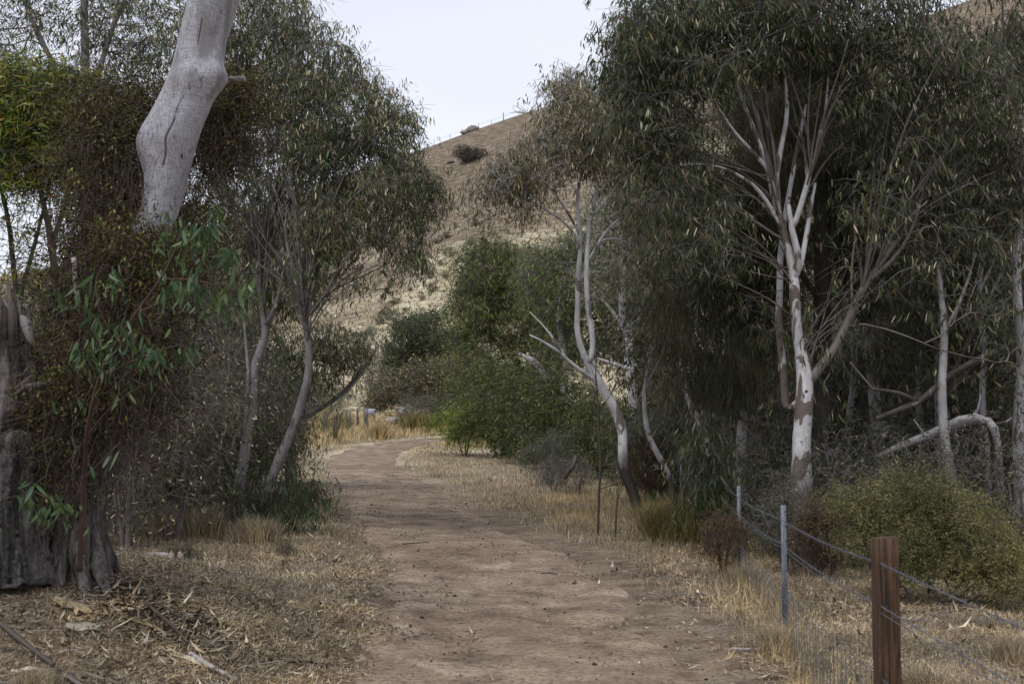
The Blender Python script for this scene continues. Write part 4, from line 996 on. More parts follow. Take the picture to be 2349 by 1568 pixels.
# ================================================================== RIGHT SIDE
tree('white_gum_tree', 'slender leaning white gum that forks into two pale stems beside the track', 'tree',
     [[(1468, 1180, 21.5, 0.0989), (1450, 1120, 21.5, 0.0946), (1425, 1070, 21.5, 0.0903), (1432, 1010, 21.5, 0.0860), (1422, 960, 21.5, 0.0860), (1395, 910, 21.5, 0.0860), (1372, 875, 21.5, 0.0860), (1350, 838, 21.5, 0.0774), (1336, 805, 21.5, 0.0559), (1322, 770, 21.5, 0.0516), (1326, 700, 21.5, 0.0473), (1325, 640, 21.5, 0.0447), (1333, 560, 21.5, 0.0413), (1325, 480, 21.5, 0.0361), (1322, 440, 21.5, 0.0310), (1338, 385, 21.5, 0.0241), (1345, 300, 21.5, 0.0172)],
      [(1352, 838, 21.4, 0.0516), (1364, 800, 21.4, 0.0499), (1356, 750, 21.4, 0.0473), (1346, 690, 21.4, 0.0447), (1345, 610, 21.4, 0.0430), (1348, 560, 21.4, 0.0387), (1352, 500, 21.4, 0.0344), (1370, 450, 21.4, 0.0301), (1366, 390, 21.4, 0.0241), (1360, 280, 21.4, 0.0172)],
      [(1372, 875, 21.5, 0.0430), (1330, 852, 21.4, 0.0387), (1300, 822, 21.3, 0.0301), (1262, 790, 21.2, 0.0241), (1215, 768, 21.1, 0.0120)],
      [(1300, 822, 21.3, 0.0241), (1280, 790, 21.3, 0.0189), (1245, 745, 21.3, 0.0138), (1215, 715, 21.3, 0.0086)],
      [(1395, 910, 21.5, 0.0301), (1372, 860, 21.7, 0.0344), (1358, 820, 21.8, 0.0258)],
      [(1333, 570, 21.5, 0.0301), (1310, 520, 21.3, 0.0258), (1270, 490, 21.1, 0.0206), (1230, 470, 21, 0.0155), (1190, 445, 20.9, 0.0103)],
      [(1330, 540, 21.5, 0.0258), (1300, 480, 21.3, 0.0215), (1260, 430, 21.2, 0.0172), (1225, 390, 21.1, 0.0120)],
      [(1350, 600, 21.4, 0.0258), (1380, 540, 21.4, 0.0224), (1420, 500, 21.4, 0.0189), (1455, 470, 21.4, 0.0120)],
      [(1355, 500, 21.4, 0.0215), (1390, 460, 21.3, 0.0172), (1410, 430, 21.3, 0.0120)]],
     [(1330, 280, 21.3, 100, 110, .9, 270), (1250, 370, 21.1, 95, 80, .8, 170), (1180, 400, 20.9, 60, 60, .6, 75), (1120, 430, 20.8, 40, 40, .5, 26), (1300, 200, 21.3, 50, 40, .5, 50), (1400, 340, 21.4, 80, 110, .9, 190), (1440, 440, 21.5, 60, 70, .7, 80), (1320, 165, 21.3, 22, 12, .3, 8), (1100, 500, 20.8, 18, 30, .3, 7), (1410, 250, 21.4, 60, 80, .8, 90), (1270, 450, 21.2, 70, 40, .6, 60), (1230, 470, 21, 60, 40, .5, 30), (1470, 560, 21.8, 60, 90, .6, 60)],
     'gum', 'gum_leaf_olive', 'white_gum', 'branch_white', 81, scale=(.75, 1.15), tipr=.003, trim=lambda x, y, d: (d < 21.7) & (x > 1225) & (x < 1420) & (y > 370 + 60 * np.sin(x * .07)))
tree('second_white_gum_tree', 'white gum with a straight pale trunk standing behind the leaning one', 'tree',
     [[(1462, 1010, 30, .13), (1455, 930, 30, .125), (1445, 840, 30, .12), (1440, 780, 30, .11), (1425, 710, 30, .09), (1430, 640, 30, .07), (1425, 540, 30, .05)], [(1448, 850, 30, .06), (1410, 835, 29.9, .05), (1370, 822, 29.8, .03)], [(1440, 770, 30, .06), (1410, 720, 30, .05), (1385, 690, 30, .03)], [(1440, 780, 30, .06), (1470, 720, 30, .05), (1480, 640, 30, .04)]],
     [(1430, 540, 30, 90, 110, 1.5, 170), (1480, 640, 30, 80, 90, 1.5, 110), (1380, 640, 30.5, 70, 70, 1.2, 60), (1480, 420, 30, 80, 100, 1.5, 120)],
     'gum_far', 'gum_leaf', 'white_bark', 'branch_white', 82, scale=(.6, .9))
# charred stub between dead shrubs
s = Soup(); g = ground_at(1300, 26.8)
s.tube([W(1296, 1098, 26.8), W(1304, 1080, 26.8), W(1316, 1068, 26.8), W(1322, 1045, 26.8)], [.05, .05, .045, .04], 8, rough=.15)
tag(link('charred_stub', s.mesh('charred_stub', M['patchy_bark'], True, g), None, g), 'short bent burnt branch stub with a white end poking from the grass', 'branch')

tree('sheoak_tree', 'dark drooping sheoak with hanging needles behind the big pale-stemmed gum', 'tree',
     [[(1885, 1150, 17.6, .14), (1885, 900, 17.6, .13), (1888, 600, 17.6, .12), (1880, 350, 17.6, .1), (1870, 100, 17.6, .08), (1860, -80, 17.6, .06)],
      [(1888, 700, 17.6, .05), (1790, 560, 17.3, .04), (1690, 480, 17, .03), (1600, 420, 16.9, .02)], [(1888, 820, 17.6, .045), (1800, 760, 17.2, .035), (1700, 680, 17, .03), (1600, 640, 16.8, .02), (1520, 640, 16.7, .012)],
      [(1885, 980, 17.6, .04), (1790, 985, 17.2, .032), (1690, 960, 17, .026), (1600, 910, 16.9, .018), (1540, 870, 16.8, .01)], [(1888, 560, 17.6, .04), (1980, 420, 17.5, .03), (2100, 330, 17.4, .02)],
      [(1880, 400, 17.6, .04), (1760, 260, 17.4, .03), (1640, 180, 17.2, .02)], [(1885, 500, 17.6, .04), (2000, 320, 17.6, .03), (2080, 180, 17.6, .02)]],
     [(1610, 540, 17, 110, 110, .9, 110), (1570, 720, 16.9, 80, 90, .7, 62), (1700, 420, 17.2, 150, 130, .9, 150), (1720, 640, 17.2, 120, 120, .8, 80), (1620, 860, 17, 110, 70, .7, 60), (1850, 300, 17.8, 170, 170, 1, 330), (2080, 330, 17.6, 150, 130, 1, 240), (2000, 520, 17.8, 110, 150, .8, 190), (1800, 180, 17.8, 190, 150, 1, 220), (2150, 420, 17.8, 110, 130, .8, 140), (1740, 560, 17.6, 130, 110, .7, 120), (1740, 780, 17.3, 90, 80, .6, 40)],
     'needle', 'sheoak', 'branch_dark', 'branch_dark', 83, scale=(.5, 1.25), per=2, up=.4, wig=.14, tipr=.004)
tree('right_gum_tree', 'large patchy-barked gum with pale forking stems rising behind the fence pickets', 'tree',
     [[(1842, 1250, 15, 0.1530), (1840, 1130, 15, 0.1350), (1838, 1040, 15, 0.1125), (1842, 960, 15, 0.1080), (1850, 880, 15, 0.1035), (1836, 800, 15, 0.0675), (1822, 730, 15, 0.0648), (1826, 660, 15, 0.0630), (1818, 610, 15, 0.0558), (1800, 540, 15, 0.0495), (1775, 460, 15, 0.0450), (1768, 400, 15, 0.0405), (1745, 330, 14.9, 0.0360), (1715, 270, 14.9, 0.0306), (1690, 190, 14.8, 0.0234), (1650, 60, 14.7, 0.0144)],
      [(1826, 650, 15, 0.0450), (1832, 590, 14.9, 0.0432), (1815, 520, 14.9, 0.0405), (1808, 470, 14.9, 0.0360)],
      [(1815, 530, 14.9, 0.0405), (1838, 480, 14.9, 0.0360), (1850, 420, 14.9, 0.0324), (1865, 370, 14.9, 0.0270), (1890, 300, 14.9, 0.0198), (1900, 180, 14.9, 0.0135)],
      [(1828, 640, 15, 0.0360), (1848, 560, 15, 0.0324), (1858, 480, 15, 0.0270), (1870, 420, 15, 0.0198)],
      [(1775, 460, 15, 0.0315), (1788, 350, 15, 0.0306), (1810, 260, 15, 0.0270), (1800, 180, 15, 0.0180), (1790, 60, 15, 0.0108)],
      [(1768, 400, 15, 0.0270), (1735, 350, 14.8, 0.0252), (1700, 330, 14.7, 0.0198), (1650, 250, 14.6, 0.0162), (1600, 180, 14.5, 0.0108)],
      [(1800, 540, 15, 0.0288), (1750, 440, 14.8, 0.0252), (1700, 400, 14.7, 0.0180), (1620, 370, 14.6, 0.0126), (1560, 380, 14.5, 0.0090)],
      [(1850, 900, 15.2, 0.0450), (1800, 960, 15.3, 0.0540), (1800, 860, 15.3, 0.0495), (1785, 760, 15.3, 0.0450), (1790, 640, 15.3, 0.0405), (1790, 560, 15.3, 0.0360), (1830, 330, 15.2, 0.0270), (1850, 240, 15.2, 0.0180)],
      ],
     [(1480, 110, 14.7, 100, 105, .9, 260), (1560, 30, 14.8, 130, 90, 1, 200), (1450, 250, 14.6, 60, 60, .6, 70), (1600, 200, 14.7, 130, 100, 1, 170), (1750, 60, 14.9, 150, 110, 1, 220), (1540, 330, 14.6, 100, 90, .8, 125), (1900, 60, 15, 160, 110, 1, 210), (2060, 120, 15, 160, 130, 1, 210),
      (1590, 450, 14.6, 90, 60, .6, 60), (1680, 500, 14.8, 110, 60, .7, 60), (1950, 250, 15.1, 130, 110, .9, 150), (2200, 230, 15.2, 130, 140, 1, 200), (2080, 330, 15.1, 140, 100, .9, 140), (2000, 450, 15.1, 150, 90, .8, 120), (2150, 480, 15.1, 110, 110, .8, 110), (1700, -90, 14.8, 350, 80, 1.4, 180), (2050, -80, 15, 300, 80, 1.4, 150), (1840, 900, 15.5, 60, 80, .4, 26), (1760, 700, 15.3, 70, 80, .5, 34), (1890, 720, 15, 70, 110, .5, 40), (1640, 560, 14.7, 120, 70, .7, 46), (1560, 560, 14.6, 60, 60, .5, 26), (2000, 620, 15, 130, 110, .8, 50), (2130, 640, 15, 120, 100, .8, 40), (2230, 800, 15.2, 110, 150, .8, 24), (2300, 600, 15, 60, 200, .7, 40)],
     'gum', 'gum_leaf_shaded', 'patchy_bark', 'branch_grey', 84, scale=(.75, 1.2), tipr=.003,
     trim=lambda x, y, d: (d < 15.15) & (x > 1640 + np.maximum(0, y - 250) * .35) & (x < 1930) & (y > 135 + 50 * np.sin(x * .05)) & (y < 700) | ((y > 190) & (x > 1560) & (x < 2260) & (np.sin(x * 12.9 + y * 78.2) > -.15 + .3 * np.sin(x * .02 + y * .025))),
     boughm='limb_brown', boughs=[[(1852, 880, 15, .07), (1890, 830, 15, .06), (1925, 790, 15, .055), (1950, 720, 15, .05), (1985, 650, 15, .045), (2030, 590, 15, .04), (2080, 520, 15, .035), (2120, 440, 15, .03), (2180, 330, 15, .02), (2220, 200, 15, .012)],
      [(1925, 790, 15, .030), (1975, 690, 15.2, .026), (1985, 640, 15.2, .022), (1960, 560, 15.2, .018), (1960, 460, 15.2, .012)],
      [(1985, 650, 15, .03), (2040, 610, 14.9, .026), (2090, 540, 14.8, .022), (2110, 470, 14.8, .016)],
      [(1950, 740, 14.9, .016), (2010, 745, 14.7, .012), (2080, 770, 14.6, .010), (2150, 800, 14.5, .006)]]
     + fan(1800, 560, 1768, 400, 15, 16, 1600, 240, 170, 150, 5, .018) + fan(1850, 450, 1870, 360, 14.9, 10, 1900, 180, 130, 120, 6, .016)
     + fan(1950, 720, 2110, 450, 15, 26, 2120, 290, 200, 190, 7, .018) + fan(1836, 800, 1850, 880, 15, 9, 2000, 660, 120, 90, 8, .011) + fan(1826, 740, 1820, 620, 15, 9, 1680, 540, 110, 80, 9, .011))
tree('edge_gum_tree', 'shadowy gum at the right edge with small grey leaves above the thicket', 'tree',
     [[(2180, 1120, 16.5, .1), (2160, 980, 16.5, .085), (2155, 820, 16.5, .08), (2155, 700, 16.5, .07), (2165, 620, 16.5, .06), (2150, 560, 16.5, .05), (2170, 440, 16.5, .04)],
      [(2160, 690, 16.5, .045), (2130, 620, 16.5, .035), (2110, 540, 16.5, .03)], [(2165, 620, 16.5, .05), (2240, 500, 16.4, .04), (2300, 380, 16.3, .03)]],
     [(2250, 350, 16.4, 140, 130, 1, 190), (2300, 150, 16.6, 130, 130, 1, 170), (2290, 560, 16.5, 130, 120, .9, 170), (2180, 700, 16.6, 150, 110, .8, 110), (2300, 780, 16.4, 110, 120, .8, 140), (2080, 800, 16.8, 110, 110, .8, 70), (2330, 960, 16, 60, 110, .7, 80)],
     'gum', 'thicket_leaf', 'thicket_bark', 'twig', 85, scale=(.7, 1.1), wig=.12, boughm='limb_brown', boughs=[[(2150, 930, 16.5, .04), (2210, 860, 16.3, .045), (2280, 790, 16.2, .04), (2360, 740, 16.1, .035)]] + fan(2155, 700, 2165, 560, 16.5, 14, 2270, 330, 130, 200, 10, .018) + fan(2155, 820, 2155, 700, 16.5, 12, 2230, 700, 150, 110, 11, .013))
# grey trunks in the thicket behind: each its own tree
tl = [('thin grey gum trunk with a dark hollow between sheoak and fence picket', [(1700, 1120, 17.2, .075), (1700, 1000, 17.2, .07), (1712, 900, 17.2, .06), (1690, 800, 17.2, .05), (1660, 650, 17.2, .04), (1640, 520, 17.2, .03)], [(1690, 640, 17.4, 80, 110, .6, 60), (1720, 900, 17.2, 70, 60, .5, 20)]),
      ('pale twisted gum stem in shadow left of the large patchy gum', [(1640, 1110, 20, .07), (1625, 1030, 20, .065), (1600, 960, 20, .06), (1570, 900, 20, .05), (1560, 800, 20, .045), (1580, 660, 20, .035)], [(1560, 620, 20, 90, 120, .8, 80), (1530, 480, 20, 80, 110, .8, 80)]),
      ('leaning gum stem beside the sedge tussock', [(1545, 1110, 22, .06), (1520, 1060, 22, .055), (1485, 1000, 22, .05), (1475, 900, 22, .04), (1500, 780, 22, .03)], [(1500, 760, 22, 70, 90, .8, 60)]),
      ('pale broken-looking trunk in the thicket right of the large patchy gum', [(2020, 1080, 18, .09), (2010, 960, 18, .09), (2000, 850, 18, .08), (1990, 780, 18, .06), (2010, 640, 18, .05), (2030, 500, 18, .035)], [(2020, 480, 18, 110, 120, .8, 110), (2000, 650, 18, 100, 90, .8, 60)]),
      ('upright grey trunk behind the bent log on the right', [(2275, 1150, 19, .10), (2290, 1000, 19, .095), (2300, 850, 19, .085), (2280, 700, 19, .07), (2285, 600, 19, .055), (2260, 480, 19, .04)], [(2260, 460, 19, 120, 140, 1, 130), (2300, 650, 19, 100, 100, .8, 70)]),
      ('thin stem with peeling bark at the right edge of the thicket', [(2210, 1130, 17.5, .06), (2230, 1000, 17.5, .055), (2250, 880, 17.5, .05), (2215, 760, 17.5, .04), (2230, 640, 17.5, .03)], [(2220, 620, 17.5, 90, 110, .8, 70)]),
      ('far grey gum trunk seen past the sheoak needles', [(1600, 1060, 26, .09), (1610, 940, 26, .085), (1580, 800, 26, .07), (1600, 600, 26, .05)], [(1590, 560, 26, 120, 120, 1.2, 110), (1560, 380, 26, 120, 110, 1.2, 110)]),
      ('slender grey gum furthest right, crossing the frame edge', [(2340, 1160, 15.5, .08), (2335, 1000, 15.5, .075), (2345, 820, 15.5, .065), (2330, 640, 15.5, .05), (2350, 420, 15.5, .035)], [(2340, 400, 15.5, 90, 120, .8, 90), (2345, 80, 15.8, 80, 120, .8, 80)])]
tl += [('slender pale stem rising just right of the dark sheoak trunk', [(1950, 1120, 18.4, .05), (1945, 980, 18.4, .048), (1962, 840, 18.4, .042), (1955, 700, 18.4, .036), (1990, 520, 18.4, .024)], [(1990, 480, 18.4, 80, 80, .6, 30)]),
       ('pale crooked stem in the thicket between olive bush and bent log', [(2110, 1100, 17.0, .055), (2120, 1000, 17.0, .05), (2100, 900, 17.0, .045), (2125, 780, 17.0, .04), (2110, 660, 17.0, .03)], [(2110, 600, 17.0, 80, 80, .6, 30)]),
       ('thin white-barked stem leaning left above the bent log', [(2262, 1000, 16.0, .045), (2250, 900, 16.0, .042), (2262, 800, 16.0, .04), (2240, 680, 16.0, .034), (2262, 560, 16.0, .026)], [(2262, 500, 16.2, 80, 90, .6, 30)]),
       ('grey stem standing in front of the right-hand frame edge trees', [(2190, 1120, 15.2, .06), (2165, 1010, 15.2, .055), (2160, 880, 15.2, .05), (2168, 760, 15.2, .045), (2150, 600, 15.2, .032)], [(2150, 560, 15.4, 70, 80, .5, 24)])]
for i, (lb, lm_, cw) in enumerate(tl):
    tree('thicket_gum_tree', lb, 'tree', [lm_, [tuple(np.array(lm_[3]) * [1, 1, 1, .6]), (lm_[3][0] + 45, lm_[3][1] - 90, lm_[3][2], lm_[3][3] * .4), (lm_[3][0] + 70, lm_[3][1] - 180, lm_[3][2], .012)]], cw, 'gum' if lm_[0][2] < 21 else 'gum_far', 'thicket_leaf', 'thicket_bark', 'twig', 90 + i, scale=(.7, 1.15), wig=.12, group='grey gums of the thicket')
tree('dark_backdrop_tree', 'dense dark gum filling the background behind the large patchy gum', 'tree',
     [[(1960, 1060, 30, .16), (1950, 800, 30, .14), (1940, 500, 30, .1), (1930, 250, 30, .06)]],
     [(1850, 420, 30, 170, 200, 2, 300), (2050, 380, 30, 170, 200, 2, 300), (1850, 720, 30, 150, 160, 2, 170), (2060, 720, 30, 170, 170, 2, 190), (2230, 550, 30, 120, 250, 2, 220), (1700, 600, 30, 100, 200, 2, 160)],
     'gum_far', 'gum_leaf_shaded', 'branch_dark', 'branch_dark', 120, scale=(.8, 1.3), tipr=.007)
# bent, fallen log
s = Soup(); g = ground_at(2240, 14.6)
s.tube([W(2010, 1050, 15.7), W(2070, 1022, 15.5), W(2130, 1000, 15.4), W(2170, 982, 15.3), W(2205, 966, 15.2), W(2240, 960, 15.15), W(2266, 966, 15.1), W(2280, 982, 15.1), W(2290, 1030, 15.2), W(2294, 1110, 15.4), W(2300, 1200, 15.6)],
       [.05, .058, .066, .072, .075, .078, .07, .06, .05, .05, .055], 18, rough=.13)
for a_, b_, r_k in (((2120, 1003), (2095, 960), .018), ((2225, 962), (2250, 905), .02), ((2180, 978), (2150, 1040), .014), ((2276, 975), (2330, 950), .022)):
    m_ = ((a_[0] + b_[0]) / 2 + 6, (a_[1] + b_[1]) / 2 + 4); s.tube([W(*a_, 15.2), W(*m_, 15.2), W(*b_, 15.15)], [r_k, r_k * .7, r_k * .25], 6, rough=.1)
fl = root('bent_log', g, 'thick bent log with a bleached top lying across the thicket on the right', 'log')
link('wood', s.mesh('wood', M['thicket_bark'], True, g), fl)
s = Soup(); s.tube([W(2246, 992, 15.07), W(2256, 994, 15.04)], [.04, .035], 12)
link('hollow', s.mesh('hollow', M['branch_dark'], True, g), fl)
# large dark fallen limb sweeping through the thicket
s = Soup(); g = ground_at(2200, 15.6)
s.tube([W(2010, 960, 15.8), W(2060, 940, 15.8), W(2110, 920, 15.7), W(2190, 850, 15.6), W(2250, 820, 15.6), W(2360, 770, 15.5)], [.03, .038, .045, .04, .038, .034], 10, rough=.1)
s.tube([W(2110, 920, 15.7), W(2060, 900, 15.6), W(2000, 890, 15.5), W(1950, 830, 15.5)], [.03, .025, .02, .012], 8, rough=.06)
s.tube([W(2190, 850, 15.6), W(2260, 700, 15.5), W(2300, 620, 15.5), W(2290, 560, 15.5)], [.028, .03, .024, .012], 8, rough=.06)
tag(link('fallen_limb', s.mesh('fallen_limb', M['limb_brown'], True, g), None, g), 'long grey fallen limb slanting up through the right-hand thicket', 'branch')

# dead twig tangle and undergrowth of the right thicket
tR = shrub('dead_twig_shrub', 'grey half-bare tangle of twigs in the right-hand thicket', 'shrub', 2.4, 2.6, 230, 'sparse', 'thicket_leaf', 'branch_grey', 101, dead=.2, per=2, wig=.28, nst=7, group='twiggy shrubs of the right-hand thicket', tipr=.0022)
TRL = ['half-bare twig shrub behind the left end of the olive bush', 'twig tangle filling the gap above the olive bush', 'twig tangle under the bent log', 'twiggy shrub at the foot of the slenderest edge gum', 'thin twiggy shrub between sheoak trunk and second picket', 'twiggy regrowth behind the dark fork of the patchy gum', 'twiggy regrowth behind the bent log', 'twiggy regrowth at the right frame edge, mid height']
for i, (px, d, s_) in enumerate([(1975, 14.8, .75), (2090, 15.2, .8), (2215, 15.4, .62), (2340, 14.6, .9), (1760, 16.4, .8), (2040, 17.6, 1.3), (2180, 18, 1.4), (2310, 17.6, 1.3)]):
    put(tR, px, d, i * 1.7, s_, first=(i == 0), label=TRL[i])
tL = shrub('leafy_thicket_shrub', 'dark leafy gum regrowth in the right-hand thicket', 'shrub', 3.0, 2.6, 300, 'gum', 'thicket_leaf', 'twig', 102, wig=.15, group='leafy regrowth of the right-hand thicket', low=.05)
for i, (px, d, s_) in enumerate([(2010, 20.5, 1.0), (2120, 20, 1.2), (2270, 20, 1.2), (2370, 17.5, 1.0), (1930, 21, 1.4), (2080, 21, 1.7), (2230, 21, 1.8), (2370, 20, 1.8), (1780, 21, 1.2), (1700, 23, 1.3), (1620, 26, 1.3), (1860, 24, 1.7), (2000, 25, 2.1), (2150, 26, 2.4), (2320, 26, 2.5), (1540, 31, 1.3), (1660, 30, 1.7)]):
    put(tL, px, d, i * 2.3, s_, first=(i == 0))
hg = shrub('picket_sapling', 'dark blue-green gum sapling with hanging leaves left of the steel pickets', 'sapling', 1.75, .75, 60, 'gum_big', 'dark_leaf', 'branch_dark', 103, scale=(.9, 1.2), low=.25)
put(hg, 1618, 15.6, 0, 1, True)
# soft olive bush behind the fence
ob = root('olive_bush', ground_at(2110, 11.6), 'soft feathery olive-green bush right behind the wooden fence post', 'bush')
def big_bush(ob, crown, spr, leafm, branchm, seed, scale):
    rng = np.random.default_rng(seed); b = np.array(ob.location)
    T = crown_points(crown, rng); T = T[T[:, 2] > terrain(T[:, 0], T[:, 1]) + .1]
    limbs = []
    for k in range(9):
        t = T[rng.integers(len(T))]; t0 = b + np.array([rng.normal() * .35, rng.normal() * .15, -.05]); t0[2] = TZ(t0[0], t0[1]) - .05
        limbs.append([np.r_[t0, .016], np.r_[t0 * .5 + t * .5 + np.array([0, 0, .05]), .011], np.r_[t * .8 + t0 * .2, .006]])
    ll, bb = grow(limbs, T, rng, .0022, .45, .3, .12)
    s = Soup()
    for p, q in ll + bb: s.tube(p, q, 5 if q.max() > .01 else 3, cap=False, a=rng.uniform())
    link('stems', s.mesh('stems', M[branchm], True, b), ob)
    s = Soup(); tm = SPR[spr]; k = rng.integers(0, len(tm), len(T))
    for q in range(len(tm)):
        m = k == q
        s.add(*stamp(tm[q][:4], T[m], rng.uniform(0, 6.28, m.sum()), rng.uniform(*scale, m.sum()), rng.normal(0, .5, m.sum())))
    tag(link('foliage', s.mesh('foliage', M[leafm], False, b), ob), kind='stuff')
big_bush(ob, [(2040, 1160, 11.8, 90, 50, .4, 230), (1975, 1175, 12, 60, 50, .4, 130), (2120, 1130, 11.8, 80, 45, .4, 190), (2190, 1190, 11.6, 90, 60, .4, 230), (2090, 1230, 11.6, 130, 60, .5, 260), (2250, 1250, 11.4, 90, 70, .5, 220), (2330, 1310, 11.2, 70, 70, .5, 180),
              (2000, 1250, 11.7, 70, 40, .3, 90), (2150, 1300, 11.4, 130, 40, .4, 150), (2070, 1095, 11.9, 30, 22, .2, 22), (1930, 1130, 12, 28, 22, .2, 16), (2230, 1150, 11.7, 30, 25, .2, 22)],
         'fine', 'olive_bush', 'twig', 104, (.7, 1.5))
rs = shrub('rusty_scrub', 'low rusty-brown twiggy scrub at the foot of the pickets', 'shrub', 1.0, .8, 130, 'fine', 'red_scrub', 'vine_stem', 105, scale=(.8, 1.3), nst=6)
put(rs, 1655, 13.4, 0, .75, True)
put(rs, 1870, 13.6, 2.2, .9, label='rusty-brown scrub in front of the foot of the large patchy gum')
put(tR, 1800, 14.0, 4.4, .5, label='thin twigs between nearest picket and the patchy gum foot')
put(tR, 1905, 13.9, 5.4, .42, label='thin twigs at the left tip of the olive bush')
put(rs, 1500, 24, 1, 1.5, label='rusty-brown scrub behind the foot of the leaning white gum')
put(rs, 1605, 17.4, 2, 1.0, label='rusty-brown scrub between sedge tussock and blue-green sapling')

# thin bare saplings by the track
def stick(name, label, pts, cat='sapling', mat='branch_dark', group=None, sides=7):
    L_ = np.array([np.r_[W(*p[:3]), p[3]] for p in pts]); g = np.array([L_[0, 0], L_[0, 1], TZ(L_[0, 0], L_[0, 1])]); L_[0, 2] = min(L_[0, 2], g[2] - .05)
    s = Soup(); q = np.linspace(0, 1, len(L_) * 3); t0 = np.linspace(0, 1, len(L_))
    s.tube(np.stack([np.interp(q, t0, L_[:, c]) for c in range(3)], 1), np.interp(q, t0, L_[:, 3]), sides, rough=.05)
    return s, g
s, g = stick('', '', [(1371, 1222, 18.6, .022), (1374, 1130, 18.6, .02), (1378, 1060, 18.6, .019), (1372, 960, 18.6, .016), (1370, 900, 18.6, .013), (1366, 850, 18.6, .010), (1372, 790, 18.6, .007)])
bs_ = root('bare_sapling', g, 'thin dark bare sapling standing before the leaning white gum', 'sapling')
link('stem', s.mesh('stem', M['branch_dark'], True, g), bs_)
s = Soup()
for a, b_ in (((1374, 945), (1400, 905)), ((1400, 905), (1430, 840)), ((1376, 1080), (1430, 1080)), ((1378, 1120), (1420, 1112)), ((1370, 900), (1355, 840))):
    m_ = W((a[0] + b_[0]) / 2 + 3, (a[1] + b_[1]) / 2 - 3, 18.6); s.tube([W(*a, 18.6), m_, W(*b_, 18.6)], [.009, .007, .004], 4)
link('branches', s.mesh('branches', M['branch_dark'], True, g), bs_)
s, g = stick('', '', [(1411, 1228, 17.8, .015), (1413, 1180, 17.8, .014), (1416, 1145, 17.8, .013), (1419, 1132, 17.8, .012)])
tag(link('dead_stake', s.mesh('dead_stake', M['branch_dark'], True, g), None, g), 'short dark dead stem in the grass right of the bare sapling', 'stem')

# ================================================================== FENCE
FP = [('wood', 2022, 5.5), ('steel', 1794, 9.6), ('steel', 1693, 13.5), ('steel', 1640, 17.2), ('steel', 1562, 22), ('steel', 1545, 25), ('steel', 1519, 28.5)]
FPx = [(W(px, 1000, d)[0], d) for _, px, d in FP]
base0 = np.array([FPx[0][0], 5.5, TZ(FPx[0][0], 5.5)])
fence = root('wire_fence', base0, 'wire fence of steel pickets and a square brown timber post right of the track', 'fence')
tops = []
for (kd, px, d), (x, y) in zip(FP, FPx):
    z = TZ(x, y)
    if kd == 'wood':
        sq = .050; H = W(2022, 1232, 5.5)[2]
        s = Soup(); n = 14; zz = np.linspace(z - .2, H, n)
        th = np.array([-.82, -.75, .75, .82]); ring = [(-1, -.86), (-.86, -1), (.86, -1), (1, -.86), (1, .86), (.86, 1), (-.86, 1), (-1, .86)]
        Vv = np.array([[x + a * sq * (1 + .02 * RNG.normal()), y + b_ * sq * (1 + .02 * RNG.normal()), q] for q in zz for a, b_ in ring])
        i = np.arange(n - 1)[:, None] * 8; j = np.arange(8)[None]; j2 = (j + 1) % 8
        Q = np.stack([i + j, i + j2, i + 8 + j2, i + 8 + j], -1).reshape(-1)
        Vv[-8:, 2] += (Vv[-8:, 0] - x) * .08
        o = link('timber_post', make_mesh('timber_post', Vv - base0, np.r_[Q, (n - 1) * 8 + np.arange(8)], np.r_[np.full(len(Q) // 4, 4), 8], M['fence_wood'], False), fence)
        o['label'] = 'square reddish-brown timber post with split face'
        # drying split down the face
        s = Soup(); s.tube([(x - .014, y - .0505, H - .01), (x - .011, y - .0505, H - .25), (x - .006, y - .0505, H - .45), (x - .008, y - .0505, H - .8)], [.0035, .003, .002, .001], 5)
        link('split', s.mesh('split', M['hole'], True, base0), o)
        tops.append((x, y, H, z))
    else:
        H = {9.6: W(1794, 1158, 9.6)[2], 13.5: W(1693, 1114, 13.5)[2]}.get(d, z + 1.12)
        # Y-section star picket: three blades
        s = Soup()
        for ang, ln in ((math.radians(-95), .030), (math.radians(25), .024), (math.radians(145), .024)):
            dx, dy = math.cos(ang), math.sin(ang); nx_, ny_ = -dy * .0022, dx * .0022
            c = [(x + nx_, y + ny_), (x - nx_, y - ny_), (x + dx * ln - nx_, y + dy * ln - ny_), (x + dx * ln + nx_, y + dy * ln + ny_)]
            Vv = [(a, b_, z - .1) for a, b_ in c] + [(a, b_, H) for a, b_ in c]
            s.add(Vv, [0, 1, 2, 3, 4, 7, 6, 5, 0, 4, 5, 1, 1, 5, 6, 2, 2, 6, 7, 3, 3, 7, 4, 0], [4] * 6)
        o = link('steel_picket', s.mesh('steel_picket', M['galv'], False, base0), fence)
        if d < 15:
            s = Soup()
            nh = 9
            for k in range(nh):
                hz = H - .05 - k * .115
                s.tube([(x + .0085, y - .0145, hz), (x + .0095, y - .0175, hz)], .0062, 8)
            link('punched_holes', s.mesh('punched_holes', M['hole'], False, base0), o)
        tops.append((x, y, H, z))
